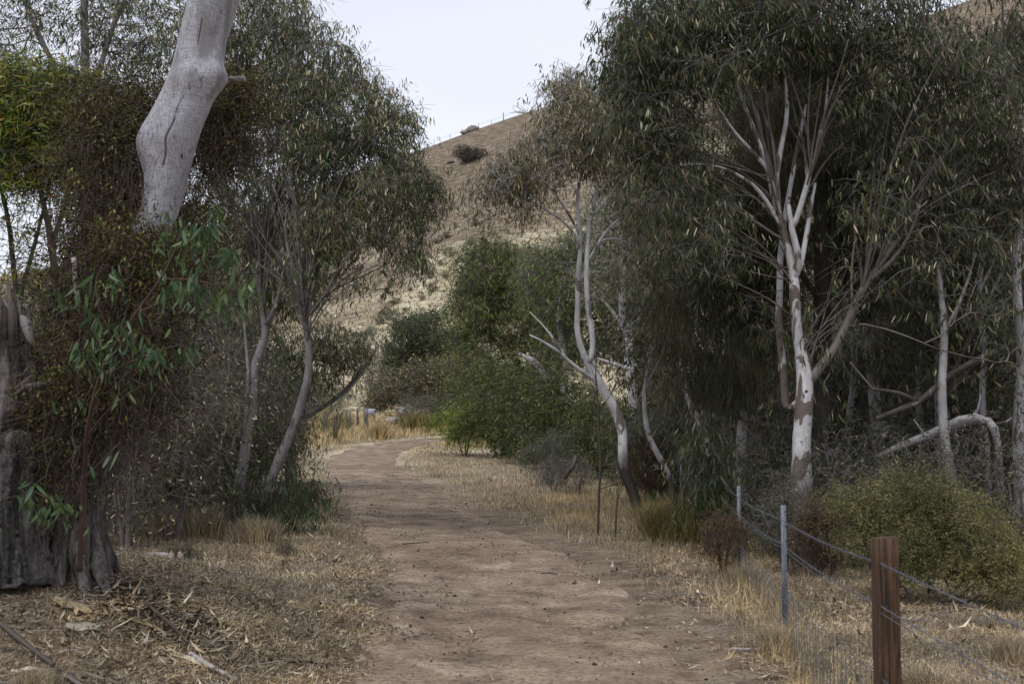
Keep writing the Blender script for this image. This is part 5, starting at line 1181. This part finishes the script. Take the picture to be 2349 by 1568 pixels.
# wires run post to post and on past the camera side
A0 = np.array(tops[0]); ext = A0 + (A0 - np.array(tops[1])) * np.array([1.1, 1.1, 0, 0]); ext = ext + np.array([.35, 0, -.02, 0]); ext[2] = A0[2] - .03; ext[3] = 0
chain_ = [ext] + [np.array(t) for t in tops]
def wire_path(frac_from_top):
    out = []
    for a, b_ in zip(chain_[:-1], chain_[1:]):
        for t in np.linspace(0, 1, 16)[:-1]:
            p = a * (1 - t) + b_ * t; zt = p[2] - frac_from_top - .025 * math.sin(math.pi * t)
            k_ = sm(8.5, 6.5, p[1]); out.append((p[0] - .03 - .01 * k_, p[1] - .03 - .036 * k_, zt))
    return np.array(out)
for k, (dz, barb) in enumerate([(.11, True), (.30, True), (.33, False), (.62, False)]):
    P_ = wire_path(dz)
    if barb:
        s = Soup()
        seg = np.r_[0, np.cumsum(np.linalg.norm(np.diff(P_, axis=0), axis=1))]; q = np.arange(0, seg[-1], .02)
        D_ = np.stack([np.interp(q, seg, P_[:, c]) for c in range(3)], 1); D_ = D_[D_[:, 1] < 18]; q = q[:len(D_)]
        for ph in (0, np.pi):
            s.tube(D_ + np.stack([np.cos(q * 75 + ph) * .0022, 0 * q, np.sin(q * 75 + ph) * .0022], 1), .0016, 4, cap=False)
        s.tube(P_[P_[:, 1] > 17.5], .0022, 4, cap=False)
        for u in np.arange(.1, seg[-1], .15):
            c = np.array([np.interp(u, seg, P_[:, i]) for i in range(3)])
            if c[1] > 16: break
            for sg in (-1, 1):
                e = np.array([.012 * sg, .006, .014]); s.tube([c - e, c + e], [.0011, .0009], 3)
        link('barbed_wire', s.mesh('barbed_wire', M['wire'], True, base0), fence)
    else:
        s = Soup(); s.tube(P_, .0018, 5); link('plain_wire', s.mesh('plain_wire', M['wire'], True, base0), fence)
s = Soup()
for dz in (.62, .72, .82, .92, 1.0, 1.07):
    P_ = wire_path(dz); P_[:, 2] = np.maximum(P_[:, 2], terrain(P_[:, 0], P_[:, 1]) + .02); s.tube(P_, .0027, 3, cap=False)
P_ = wire_path(.62); seg = np.r_[0, np.cumsum(np.linalg.norm(np.diff(P_, axis=0), axis=1))]
for u in np.arange(0, seg[-1], .15):
    c = np.array([np.interp(u, seg, P_[:, i]) for i in range(3)])
    if c[1] > 20: break
    s.tube([c, [c[0] + .004, c[1], TZ(c[0], c[1]) + .02]], .0027, 3, cap=False)
tag(link('netting', s.mesh('netting', M['wire'], True, base0), fence), kind='stuff')

# ================================================================== PADDOCK furniture and ridge fence
g0 = ground_at(716, 62)
pf = root('paddock_fence', g0, 'row of weathered grey timber posts standing in the golden paddock grass', 'fence')
for px, d, h, w_ in [(694, 60, 1.45, .09), (718, 60, 1.4, .10), (741, 59, 1.3, .12), (796, 62, 1.35, .11), (803, 64, 1.2, .09), (820, 66, 1.25, .1), (836, 61, 1.4, .09), (841, 61, 1.5, .09), (772, 63, 1.2, .1)]:
    g = ground_at(px, d); s = Soup()
    s.tube([g - [0, 0, .2], g + [0, 0, h * .5], g + [RNG.normal() * .05, 0, h * .85]], [w_ * .65, w_ * .65, w_ * .6], 8, rough=.05)
    link('post', s.mesh('post', M['post_grey'], True, g0), pf)
s = Soup(); s.tube([W(788, 941, 62.3), W(836, 941, 62.3)], .03, 6); link('rail', s.mesh('rail', M['post_grey'], True, g0), pf)
g = ground_at(850, 65)
sb = root('notice_board', g, 'small pale notice board on two short legs beside the grey posts', 'sign')
def box(s, c, sx, sy, sz):
    x, y, z = c; Vv = [(x + a * sx / 2, y + b * sy / 2, z + e * sz / 2) for e in (-1, 1) for a, b in ((-1, -1), (1, -1), (1, 1), (-1, 1))]
    s.add(Vv, [0, 3, 2, 1, 4, 5, 6, 7, 0, 1, 5, 4, 1, 2, 6, 5, 2, 3, 7, 6, 3, 0, 4, 7], [4] * 6)
s = Soup(); box(s, (0, 0, 1.0), .42, .05, .34); link('panel', s.mesh('panel', M['sign'], False), sb)
for sx in (-.16, .16):
    s = Soup(); box(s, (sx, .03, .4), .06, .05, .86); link('leg', s.mesh('leg', M['post_grey'], False), sb)
def rock(s, c, r, rng, fl=.7):
    n1, n2 = 7, 10; Vv = []
    ph = rng.uniform(0, 6.28, 6)
    for i in range(n1):
        la = -math.pi / 2 + math.pi * i / (n1 - 1)
        for j in range(n2):
            lo = 2 * math.pi * j / n2; v = np.array([math.cos(la) * math.cos(lo), math.cos(la) * math.sin(lo), math.sin(la) * fl])
            k = 1 + .22 * math.sin(2 * lo + ph[0] + la) + .15 * math.sin(3 * la + ph[1] + lo) + .08 * rng.normal() * math.cos(la)
            Vv.append(c + v * r * k)
    i = np.arange(n1 - 1)[:, None] * n2; j = np.arange(n2)[None]; j2 = (j + 1) % n2
    s.add(Vv, np.stack([i + j, i + j2, i + n2 + j2, i + n2 + j], -1).reshape(-1), np.full((n1 - 1) * n2, 4), rng.uniform())
g = ground_at(928, 69); rp = root('rubble_pile', g, 'heap of rubble topped by one pale boulder at the back of the paddock', 'rubble')
s = Soup(); rock(s, np.array([.1, 0, .95]), .42, RNG, .75); o = link('boulder', s.mesh('boulder', M['stone_pale'], False), rp)
for (dx, dz, rr, mt) in ((-.75, .28, .32, 'stone_pale'), (-.3, .35, .35, 'stone_grey'), (.1, .45, .35, 'fibre_wood'), (.5, .35, .38, 'stone_grey'), (.85, .3, .28, 'stone_pale'), (-.45, .18, .3, 'stone_grey'), (.3, .2, .4, 'fibre_wood')):
    s = Soup(); rock(s, np.array([dx, RNG.normal() * .15, dz + .12]), rr, RNG, .6); link('stone', s.mesh('stone', M[mt], False), rp)

# ridge fence along the skyline
def ridge_pt(px):
    d = 281.0; x = W(px, 300, d)[0]; return np.array([x, d, TZ(x, d)])
g0 = ridge_pt(1070); rf = root('ridge_fence', g0, 'thin post and wire fence running up the skyline of the hill', 'fence')
PT = []
for px, h in ((962, 1.1), (996, 1.5), (1032, 1.3), (1060, 1.5), (1074, 1.6), (1098, 1.4), (1126, 1.3), (1155, 1.9), (1192, 1.2), (1228, 1.6), (1270, 1.5), (1310, 1.5), (1350, 1.5), (1400, 1.5)):
    g = ridge_pt(px); s = Soup(); s.tube([g - [0, 0, .3], g + [RNG.normal() * .08, 0, h]], .055 if h < 1.7 else .11, 5); link('post', s.mesh('post', M['post_grey'], True, g0), rf); PT.append(g)
s = Soup()
for hz in (.9, 1.2): s.tube(np.array(PT) + [0, 0, hz], .014, 3, cap=False)
link('wire', s.mesh('wire', M['wire'], True, g0), rf)

# things on the hill: found where a photo column/row meets the slope
def hill_pt(px, py):
    for d in np.arange(95, 300, .5):
        p = W(px, py, d)
        if TZ(p[0], p[1]) >= p[2]: return np.array([p[0], d, TZ(p[0], p[1])])
    return ridge_pt(px)
db = shrub('thorn_bush', 'rounded dark grey thorn bush high on the bare hillside', 'bush', 4.0, 7.6, 700, 'fine', 'grey_bush', 'branch_dark', 110, scale=(3, 5), low=.0, dead=.75, tipr=.035, wig=.2, nst=9)
db.location = hill_pt(1077, 373); db.scale = (.92, .92, .85)
def deadtree(label, px, py, seed, h=3.5, mat='deadwood'):
    rng = np.random.default_rng(seed); g = hill_pt(px, py); s = Soup()
    for k in range(7):
        a = rng.uniform(-1, 1); p = np.array([0, 0, -.1]); d = np.array([a, rng.normal() * .3, rng.uniform(.3, 1.2)]); pts = [p]
        for q in range(5): d = d + rng.normal(size=3) * .35; p = p + d / np.linalg.norm(d) * h / 5 * rng.uniform(.6, 1.1); pts.append(p)
        s.tube(pts, np.linspace(.16, .04, 6), 5)
    return tag(link('dead_tree', s.mesh('dead_tree', M[mat]), None, g), label, 'tree')
deadtree('bleached dead tree lying near the top left of the open hillside', 962, 352, 1, 4.0)
deadtree('small grey dead tree just below the skyline fence', 1208, 262, 2, 5.5)
deadtree('grey fallen branches low beside the drooping crown on the hillside', 955, 385, 3, 3.0, 'post_grey')
for lb, px, py, r_k in (('brown boulder below the skyline fence', 1084, 292, 1.3), ('smaller boulder left of the brown boulder', 1066, 297, .9), ('dark reddish boulder left of the thorn bush', 1034, 374, .9)):
    g = hill_pt(px, py); s = Soup(); rock(s, np.zeros(3) + [0, 0, r_k * .3], r_k, RNG, .65)
    tag(link('boulder', s.mesh('boulder', M['stone_grey'], False), None, g), lb, 'boulder')
hb = shrub('hill_shrub', 'small dark shrub on the pale hillside', 'shrub', 1.5, 2.0, 60, 'tiny_far', 'dark_leaf', 'branch_dark', 111, scale=(.9, 1.5), low=0, group='small shrubs dotted over the pale hillside', tipr=.012)
spots = [(1024, 548), (1068, 500), (1080, 562), (984, 640), (968, 690), (1010, 610), (940, 668), (905, 700), (1090, 520), (955, 740), (870, 745), (1030, 590), (1150, 440), (1000, 560), (930, 718), (1020, 640), (990, 672), (1045, 525), (850, 770), (890, 733), (862, 545), (880, 538)]
for i, (px, py) in enumerate(spots):
    g = hill_pt(px, py); s_ = [.7, .45, .6, .9, .4, .5, .35, .55][i % 8] * (2.6 if i >= 20 else 1)
    if i == 0: hb.location = g; hb.scale = (s_,) * 3
    else: dup(hb, g, i * 1.1, s_)
big_ = [o for o in bpy.data.objects if o.name.startswith('hill_shrub') and o.scale[0] > .92]; spots_z = sum(o.location.z for o in big_) / max(1, len(big_))
for o in list(bpy.data.objects):
    if o.name.startswith('hill_shrub') and o.scale[0] > .92:
        o['label'] = ('lower' if o.location.z < spots_z else 'upper') + ' of two large dark hillside shrubs seen through the drooping crown'; del o['group']

# ================================================================== GROUND COVER
def scatter(n, box_, rng, keep):
    x = rng.uniform(box_[0], box_[1], n); y = rng.uniform(box_[2], box_[3], n)
    # only the wedge that the view and a step beside it can show
    m = (np.abs(x) < y * .5 + 2.2); x, y = x[m], y[m]
    k = rng.uniform(size=len(x)) < keep(x, y); x, y = x[k], y[k]
    return x, y, terrain(x, y) - .03 * sm(.45, -.2, pathdist(x, y))
def blades(n_x, n_y, z, rng, h, wd, lean=.5, a=None):
    """grass blades, one bent triangle strip each"""
    n = len(n_x); az = rng.uniform(0, 6.28, n); H = h * rng.uniform(.45, 1.2, n); w_ = wd * rng.uniform(.6, 1.3, n)
    ln = np.abs(rng.normal(0, lean, n)) * H; fz = rng.uniform(0, 6.28, n)
    dx, dy = np.cos(az) * ln, np.sin(az) * ln; wx, wy = np.cos(fz) * w_ / 2, np.sin(fz) * w_ / 2
    V = np.empty((n, 5, 3))
    V[:, 0] = np.stack([n_x + wx, n_y + wy, z - .01], 1); V[:, 1] = np.stack([n_x - wx, n_y - wy, z - .01], 1)
    V[:, 2] = np.stack([n_x - wx * .8 + dx * .35, n_y - wy * .8 + dy * .35, z + H * .6], 1); V[:, 3] = np.stack([n_x + wx * .8 + dx * .35, n_y + wy * .8 + dy * .35, z + H * .6], 1)
    V[:, 4] = np.stack([n_x + dx, n_y + dy, z + H * np.clip(1 - (ln / H) * .35, .3, 1)], 1)
    Fc = (np.array([0, 1, 2, 3, 3, 2, 4])[None] + (np.arange(n) * 5)[:, None]).reshape(-1)
    av = rng.uniform(size=n) if a is None else a
    return V.reshape(-1, 3), Fc, np.tile([4, 3], n), np.repeat(av, 5)
def litter(n_x, n_y, z, rng, L0, W0, lift=.006, tilt=.25):
    n = len(n_x); az = rng.uniform(0, 6.28, n); k_ = np.clip(rng.lognormal(-.35, .5, n), .25, 2.6); L_ = L0 * k_ / 2; w_ = W0 * np.sqrt(k_) * rng.uniform(.5, 1.3, n) / 2
    c, s_ = np.cos(az), np.sin(az); t = rng.normal(0, tilt, n) * L_; cu = np.abs(rng.normal(0, .3, n)) * L_
    zz = z + lift * rng.uniform(.3, 2.2, n) + np.abs(t)
    V = np.empty((n, 4, 3))
    V[:, 0] = np.stack([n_x - c * L_, n_y - s_ * L_, zz - t + cu], 1); V[:, 1] = np.stack([n_x - s_ * w_, n_y + c * w_, zz + rng.normal(0, .2, n) * w_], 1)
    V[:, 2] = np.stack([n_x + c * L_, n_y + s_ * L_, zz + t + cu], 1); V[:, 3] = np.stack([n_x + s_ * w_, n_y - c * w_, zz + rng.normal(0, .2, n) * w_], 1)
    Fc = (np.arange(4)[None] + (np.arange(n) * 4)[:, None]).reshape(-1)
    return V.reshape(-1, 3), Fc, np.full(n, 4), np.repeat(rng.uniform(size=n), 4)

rng = np.random.default_rng(77)
# fallen gum leaves and chips
def kl(x, y):
    pd = pathdist(x, y) + .22 * wob(x, y, 2.5, 4) - shoulder(x, y)
    patch = sm(-.5, .6, wob(x, y, 1.3, 13))
    return sm(-.25, .45, pd) * (.35 + .65 * patch) * .95 + .03
s = Soup()
for box_, n, L0, W0 in (((-6.5, 6, 4.5, 9.5), 130000, .062, .016), ((-8, 7, 9.5, 15), 110000, .070, .018), ((-11, 9, 15, 26), 80000, .075, .018), ((-14, 12, 26, 48), 26000, .09, .025)):
    x, y, z = scatter(n, box_, rng, kl); s.add(*litter(x, y, z, rng, L0, W0))
for (px_, d_), n, L0, W0 in (((250, 7.6), 420, .10, .018), ((520, 7.0), 360, .09, .016), ((420, 9.0), 300, .11, .018), ((650, 10.5), 260, .10, .017), ((1700, 9.5), 300, .08, .018), ((1950, 7.6), 240, .08, .018), ((1650, 12.5), 260, .09, .02)):
    g_ = ground_at(px_, d_); x = g_[0] + rng.normal(0, .7, n); y = g_[1] + rng.normal(0, .8, n); k_ = pathdist(x, y) > .1; x, y = x[k_], y[k_]
    s.add(*litter(x, y, terrain(x, y) + .006, rng, L0, W0, .01, .2))
tag(link('leaf_litter', s.mesh('leaf_litter', M['dry_leaf'], False)), 'scattered fallen gum leaves and chips beside the track', 'litter', kind='stuff')
# dry grass
def kg(x, y):
    pd = pathdist(x, y) + .22 * wob(x, y, 1.8, 6)
    return sm(.05, .9, pd) * sm(-.15, .55, wob(x, y, 1.1, 23) + .15 * wob(x, y, 4, 3))
def kg_short(x, y):
    return sm(-.2, .5, pathdist(x, y) - shoulder(x, y) + .25 * wob(x, y, 2.2, 16)) * (.45 + .55 * sm(-.4, .5, wob(x, y, 2.0, 19)))
s = Soup()
for box_, n, h, wd, kf in (((-6.5, 6, 4.5, 10), 150000, .065, .0036, kg_short), ((-8, 8, 10, 17), 110000, .08, .005, kg_short), ((-12, 10, 17, 30), 90000, .10, .008, kg_short), ((-14, 7, 30, 60), 95000, .12, .014, kg_short),
                       ((-6.5, 6, 4.5, 10), 22000, .10, .003, kg), ((-8, 8, 10, 17), 24000, .15, .0045, kg), ((-12, 10, 17, 30), 26000, .22, .008, kg)):
    x, y, z = scatter(n, box_, rng, kf); s.add(*blades(x, y, z, rng, h, wd, 1.6 if h < .09 else .7))
tag(link('dry_grass', s.mesh('dry_grass', M['straw'], False)), 'short dry straw-coloured grass on the verges', 'grass', kind='stuff')
# golden paddock grass beyond the bend and clumps right of the track
s = Soup()
def kp(x, y): return sm(.3, 1.6, pathdist(x, y)) * sm(42, 50, y + x * .2) * (.35 + .65 * sm(-.5, .3, wob(x, y, .7, 8)))
x, y, z = scatter(110000, (-34, 10, 40, 102), rng, kp)
s.add(*blades(x, y, z, rng, .42, .028, .45))
def kv(x, y): return sm(.3, 1.1, pathdist(x, y)) * sm(15, 18, y) * sm(30, 24, y) * sm(1.0, 2.0, x + (y - 16) * .12) * sm(-.5, .3, wob(x, y, 1.4, 28))
x, y, z = scatter(60000, (0, 7, 15, 30), rng, kv)
s.add(*blades(x, y, z, rng, .17, .006, .7))
def kf_(x, y):
    fx = np.interp(y, [p[1] for p in FPx], [p[0] for p in FPx]); return np.exp(-((x - fx) / .22) ** 2) * .9
x, y, z = scatter(34000, (1.2, 4, 4.5, 17), rng, kf_)
s.add(*blades(x, y, z, rng, .22, .0035, .7))
tag(link('golden_grass', s.mesh('golden_grass', M['straw_gold'], False)), 'tall golden dry grass of paddock and fence line', 'grass', kind='stuff')

# tufts over the hillside
nn = 60000; y = 100 + 180 * rng.uniform(size=nn) ** .8; x = (rng.uniform(-.36, .30, nn)) * y
k_ = rng.uniform(size=nn) < (.12 + .88 * sm(46, 22, terrain(x, y) - x * .35)) * sm(-.3, .5, wob(x, y, .25, 5) + .4 * wob(x, y, .9, 12)); x, y = x[k_], y[k_]
s = Soup(); s.add(*blades(x, y, terrain(x, y), rng, .42, .16, .6)); 
tag(link('hillside_tufts', s.mesh('hillside_tufts', M['hill_tuft'], False)), 'dry grass tufts covering the hillside', 'grass', kind='stuff')
# countable tussocks
def tussock(name, label, cat, px, d, h, r, n, mat, seed, wd=.006, lean=.45, group=None):
    rng = np.random.default_rng(seed); g = ground_at(px, d)
    a = rng.uniform(0, 6.28, n); q = np.abs(rng.normal(0, .45, n)) * r
    V, Fc, S, A_ = blades(np.cos(a) * q, np.sin(a) * q, np.full(n, -.02), rng, h, wd, lean)
    # fan outwards
    V = V.reshape(n, 5, 3); out = (np.cos(a)[:, None] * V[..., 2] ** 1.0, np.sin(a)[:, None] * V[..., 2]); V[..., 0] += out[0] * .45 * rng.uniform(.2, 1.2, n)[:, None]; V[..., 1] += out[1] * .45 * rng.uniform(.2, 1.2, n)[:, None]
    o = link(name, make_mesh(name, V.reshape(-1, 3), Fc, S, M[mat], False, {'rnd': A_}), None, g)
    return tag(o, label, cat, group)
tussock('sedge_tussock', 'big rounded sedge tussock, green inside and golden outside, left of the pickets', 'tussock', 1540, 17.2, .72, .42, 4200, 'sedge', 1, .005, .8)
tussock('grass_tussock', 'golden dry grass clump at the foot of the leaning white gum', 'tussock', 1505, 20.6, .4, .35, 1500, 'straw_gold', 2, .005, .7)
tussock('grass_tussock', 'grey dry tussock at the bottom right beyond the netting', 'tussock', 2265, 7.2, .22, .16, 900, 'straw', 3, .004, .8)
tussock('grass_tussock', 'flattened pale tussock right of the timber post', 'tussock', 2110, 7.8, .22, .2, 900, 'straw', 4, .004, 1.0)
tussock('grass_tussock', 'pale tussock under the olive bush at the right edge', 'tussock', 2300, 8.6, .28, .2, 800, 'straw', 5, .004, .7)
tussock('grass_tussock', 'pale straw clump on the bank at the far left', 'tussock', 95, 7.0, .16, .16, 800, 'straw', 6, .003, .8)
tussock('grass_tussock', 'dry grass clump in front of the left thicket', 'tussock', 470, 17.0, .5, .4, 1500, 'straw', 7)
tussock('grass_tussock', 'brown grass clump under the leaning gum at the left verge', 'tussock', 590, 16.2, .4, .35, 1500, 'straw', 8)
tussock('grass_tussock', 'dry grass clump left of the thicket stems', 'tussock', 390, 17.4, .45, .35, 1100, 'straw', 9)
tussock('grass_tussock', 'straw clump at the foot of the second steel picket', 'tussock', 1712, 12.6, .3, .22, 900, 'straw', 10, .004, .7)
tussock('grass_tussock', 'straw clump at the foot of the nearest steel picket', 'tussock', 1770, 9.1, .26, .24, 1100, 'straw', 11, .0035, .8)
tussock('grass_tussock', 'dry grass clump in the golden paddock left of the rubble pile', 'tussock', 870, 54, .9, .5, 500, 'straw_gold', 12, .03)
tussock('rush_clump', 'brown upright rush clump right of the rubble pile', 'tussock', 968, 62, 1.0, 1.4, 1500, 'sedge', 13, .03, .12)

# pebbles on the track
x, y, z = scatter(26000, (-7, 3, 5, 34), rng, lambda x, y: (pathdist(x, y) < .1) * .6)
n = len(x); oct_ = np.array([[1, 0, 0], [0, 1, 0], [-1, 0, 0], [0, -1, 0], [0, 0, .7], [0, 0, -.5]], float); of = np.array([0, 1, 4, 1, 2, 4, 2, 3, 4, 3, 0, 4, 1, 0, 5, 2, 1, 5, 3, 2, 5, 0, 3, 5])
sz = rng.gamma(1.5, .0022, n) + .0018; sz = sz * (1 + y * .025)
V = (oct_[None] * (1 + .3 * rng.normal(size=(n, 6, 1))) * sz[:, None, None] + np.stack([x, y, z + .03], 1)[:, None]).reshape(-1, 3)
tag(link('gravel', make_mesh('gravel', V, (of[None] + np.arange(n)[:, None] * 6).reshape(-1), np.full(n * 8, 3), M['pebble'], False, {'rnd': np.repeat(rng.uniform(size=n), 6)})), 'loose grit and pebbles on the dirt track', 'gravel', kind='stuff')
# twigs on the ground
s = Soup()
x, y, z = scatter(2600, (-7, 6, 5, 24), rng, lambda x, y: sm(-.6, .6, pathdist(x, y)) * .8 + .05)
for xi, yi, zi in zip(x, y, z):
    a = rng.uniform(0, 6.28); L_ = rng.uniform(.08, .4); d = np.array([math.cos(a), math.sin(a), 0]); c = np.array([xi, yi, zi + .018])
    s.tube([c - d * L_ / 2, c + np.array([rng.normal() * .02, rng.normal() * .02, .012]), c + d * L_ / 2 + [0, 0, rng.uniform(0, .03)]], [.004, .0035, .002], 3, cap=False, a=rng.uniform())
tag(link('twig_debris', s.mesh('twig_debris', M['deadwood'])), 'small dead twigs lying on the ground', 'twigs', kind='stuff')
# dark mulch patch right of the roots
s = Soup(); n = 5000; c = ground_at(400, 8.6)
x = c[0] + rng.normal(0, .26, n); y = 8.55 + rng.normal(0, .17, n) - (x - c[0]) * .25; z = terrain(x, y)
s.add(*litter(x, y, z, rng, .03, .02, .002, .12)); x2 = c[0] - .42 + rng.normal(0, .2, 2200); y2 = 8.85 + rng.normal(0, .12, 2200)
s.add(*litter(x2, y2, terrain(x2, y2), rng, .03, .02, .002, .12))
for px_, d_, sx, sy, n in ((470, 8.3, .35, .10, 1500), (700, 9.6, .5, .08, 1500), (560, 12.6, .7, .12, 1600), (700, 12.0, .5, .08, 1000), (260, 7.0, .35, .1, 1100), (600, 7.0, .3, .08, 900), (1560, 13.4, .5, .10, 1000), (1610, 11.6, .3, .12, 700)):
    g_ = ground_at(px_, d_); x3 = g_[0] + rng.normal(0, sx, n); y3 = g_[1] + rng.normal(0, sy * 2, n); s.add(*litter(x3, y3, terrain(x3, y3), rng, .035, .018, .004, .12))
tag(link('dark_mulch', s.mesh('dark_mulch', M['charred'], False)), 'dark rotted mulch between tree roots and track', 'mulch', kind='stuff')

# individual logs, sticks and bark strips
def lying(name, label, cat, pts, rad, mat, sides=9, rough=.15, lift=0):
    P_ = []
    for (px, d), r in zip(pts, rad):
        g = ground_at(px, d); P_.append(g + [0, 0, r * .8 + lift])
    g = np.array(P_[0]); s = Soup(); q = np.linspace(0, 1, len(P_) * 4); t0 = np.linspace(0, 1, len(P_)); P_ = np.array(P_)
    s.tube(np.stack([np.interp(q, t0, P_[:, c]) for c in range(3)], 1), np.interp(q, t0, rad), sides, rough=rough)
    return tag(link(name, s.mesh(name, M[mat], True, g), None, g), label, cat)
lying('fallen_log', 'short pale rotten log lying in the leaf litter right of the big roots', 'log', [(302, 11.6), (330, 11.4), (360, 11.3), (395, 11.25), (420, 11.2)], [.02, .04, .045, .05, .05], 'deadwood', 12, .22)
lying('fallen_stick', 'long grey stick sloping down the bank at the far left', 'stick', [(-10, 7.9), (60, 7.6), (120, 7.35), (200, 7.1)], [.016, .018, .016, .010], 'grey_bark', 8, .08, .03)
lying('fallen_stick', 'brown stick lying across the bark litter below the roots', 'stick', [(160, 7.2), (210, 7.05), (255, 6.95)], [.012, .013, .009], 'twig', 7, .1, .02)
lying('fallen_stick', 'pale straight stick by the dark mulch patch', 'stick', [(445, 7.9), (490, 7.75), (540, 7.6)], [.015, .017, .011], 'deadwood', 8, .12, .02)
lying('fallen_stick', 'thin dark stick crossing the dark mulch patch', 'stick', [(340, 8.6), (400, 8.35), (440, 8.1)], [.012, .012, .008], 'vine_stem', 7, .1, .03)
lying('fallen_stick', 'grey stick lying at the edge of the track bottom left', 'stick', [(650, 6.1), (690, 6.05), (735, 6.1)], [.011, .014, .008], 'deadwood', 7, .12, .01)
lying('fallen_stick', 'white stick in the litter between track and nearest picket', 'stick', [(1672, 9.1), (1700, 9.05), (1737, 9.05)], [.012, .012, .010], 'deadwood', 7, .1, .02)
lying('fallen_stick', 'dark twig lying on the left part of the track', 'stick', [(925, 16.6), (955, 16.7), (985, 16.9)], [.008, .009, .006], 'branch_dark', 6, .1, .01)
lying('fallen_stick', 'small dark twig in the centre of the track', 'stick', [(1240, 13.6), (1262, 13.6), (1278, 13.5)], [.008, .009, .006], 'branch_dark', 6, .1, .01)
def bark_strip(label, px, d, L_, w_, az, mat='dry_leaf', a=.5, curl=.35):
    g = ground_at(px, d); n = 12; t = np.linspace(-.5, .5, n); Vv = []
    for i, u in enumerate(t):
        ww = w_ * (1 - abs(u) ** 3 * 5) * (1 + .12 * RNG.normal())
        for k in range(5):
            v = (k - 2) / 2; Vv.append((u * L_, v * ww / 2, .012 + curl * w_ * v * v * .8 + .04 * L_ * abs(u) ** 2 + .006 * math.sin(u * 9)))
    Vv = np.array(Vv); c, s_ = math.cos(az), math.sin(az); R_ = np.array([[c, -s_, 0], [s_, c, 0], [0, 0, 1]])
    Vv = Vv @ R_.T
    wz = terrain(g[0] + Vv[:, 0], g[1] + Vv[:, 1]) - g[2]; Vv[:, 2] += wz
    i = np.arange(n - 1)[:, None] * 5; j = np.arange(4)[None]
    Q = np.stack([i + j, i + 5 + j, i + 6 + j, i + 1 + j], -1).reshape(-1)
    o = link('bark_strip', make_mesh('bark_strip', Vv, Q, np.full(len(Q) // 4, 4), M[mat], True, {'rnd': np.full(len(Vv), a)}), None, g)
    sol = o.modifiers.new('thick', 'SOLIDIFY'); sol.thickness = .004
    return tag(o, label, 'bark')
for i, b_ in enumerate([('curled pale bark strip beside the dark mulch', 430, 7.85, .34, .055, -.5, 'dry_leaf', .97), ('pinkish bark sheet leaning by the tree foot', 175, 8.3, .30, .10, -.3, 'dry_leaf', .62), ('grey bark strip below the long grey stick', 130, 6.9, .22, .05, .1, 'dry_leaf', .93),
                        ('long brown bark strip at the bottom of the left bank', 520, 6.2, .55, .045, .05, 'vine_leaf', .3), ('small cream bark chip in the straw, lower left', 155, 6.4, .09, .03, -.7, 'dry_leaf', 1.0), ('tan bark strip leading away from the roots', 330, 8.3, .5, .035, -.35, 'dry_leaf', .5),
                        ('broad grey bark flake on the slope under the roots', 205, 8.0, .22, .09, .4, 'dry_leaf', .92), ('reddish bark flake near the bottom edge', 615, 6.0, .14, .06, -.5, 'dry_leaf', .25), ('cream bark curl between straw tufts, left of the grey flake', 75, 7.2, .16, .04, .8, 'dry_leaf', 1.0),
                        ('dark bark strip near the left verge of the track', 700, 8.2, .2, .02, .1, 'vine_leaf', .1), ('pale leaf-shaped bark piece on the track, lower right', 1745, 8.0, .07, .03, .1, 'dry_leaf', 1.0), ('cream bark sliver at the bottom edge of the track', 897, 6.05, .14, .016, .0, 'dry_leaf', .99),
                        ('brown bark crumb on the lower middle of the track', 1262, 7.1, .05, .03, .3, 'dry_leaf', .1), ('brown bark scrap right of the crumb', 1322, 7.6, .05, .025, .5, 'dry_leaf', .05)]):
    bark_strip(*b_)
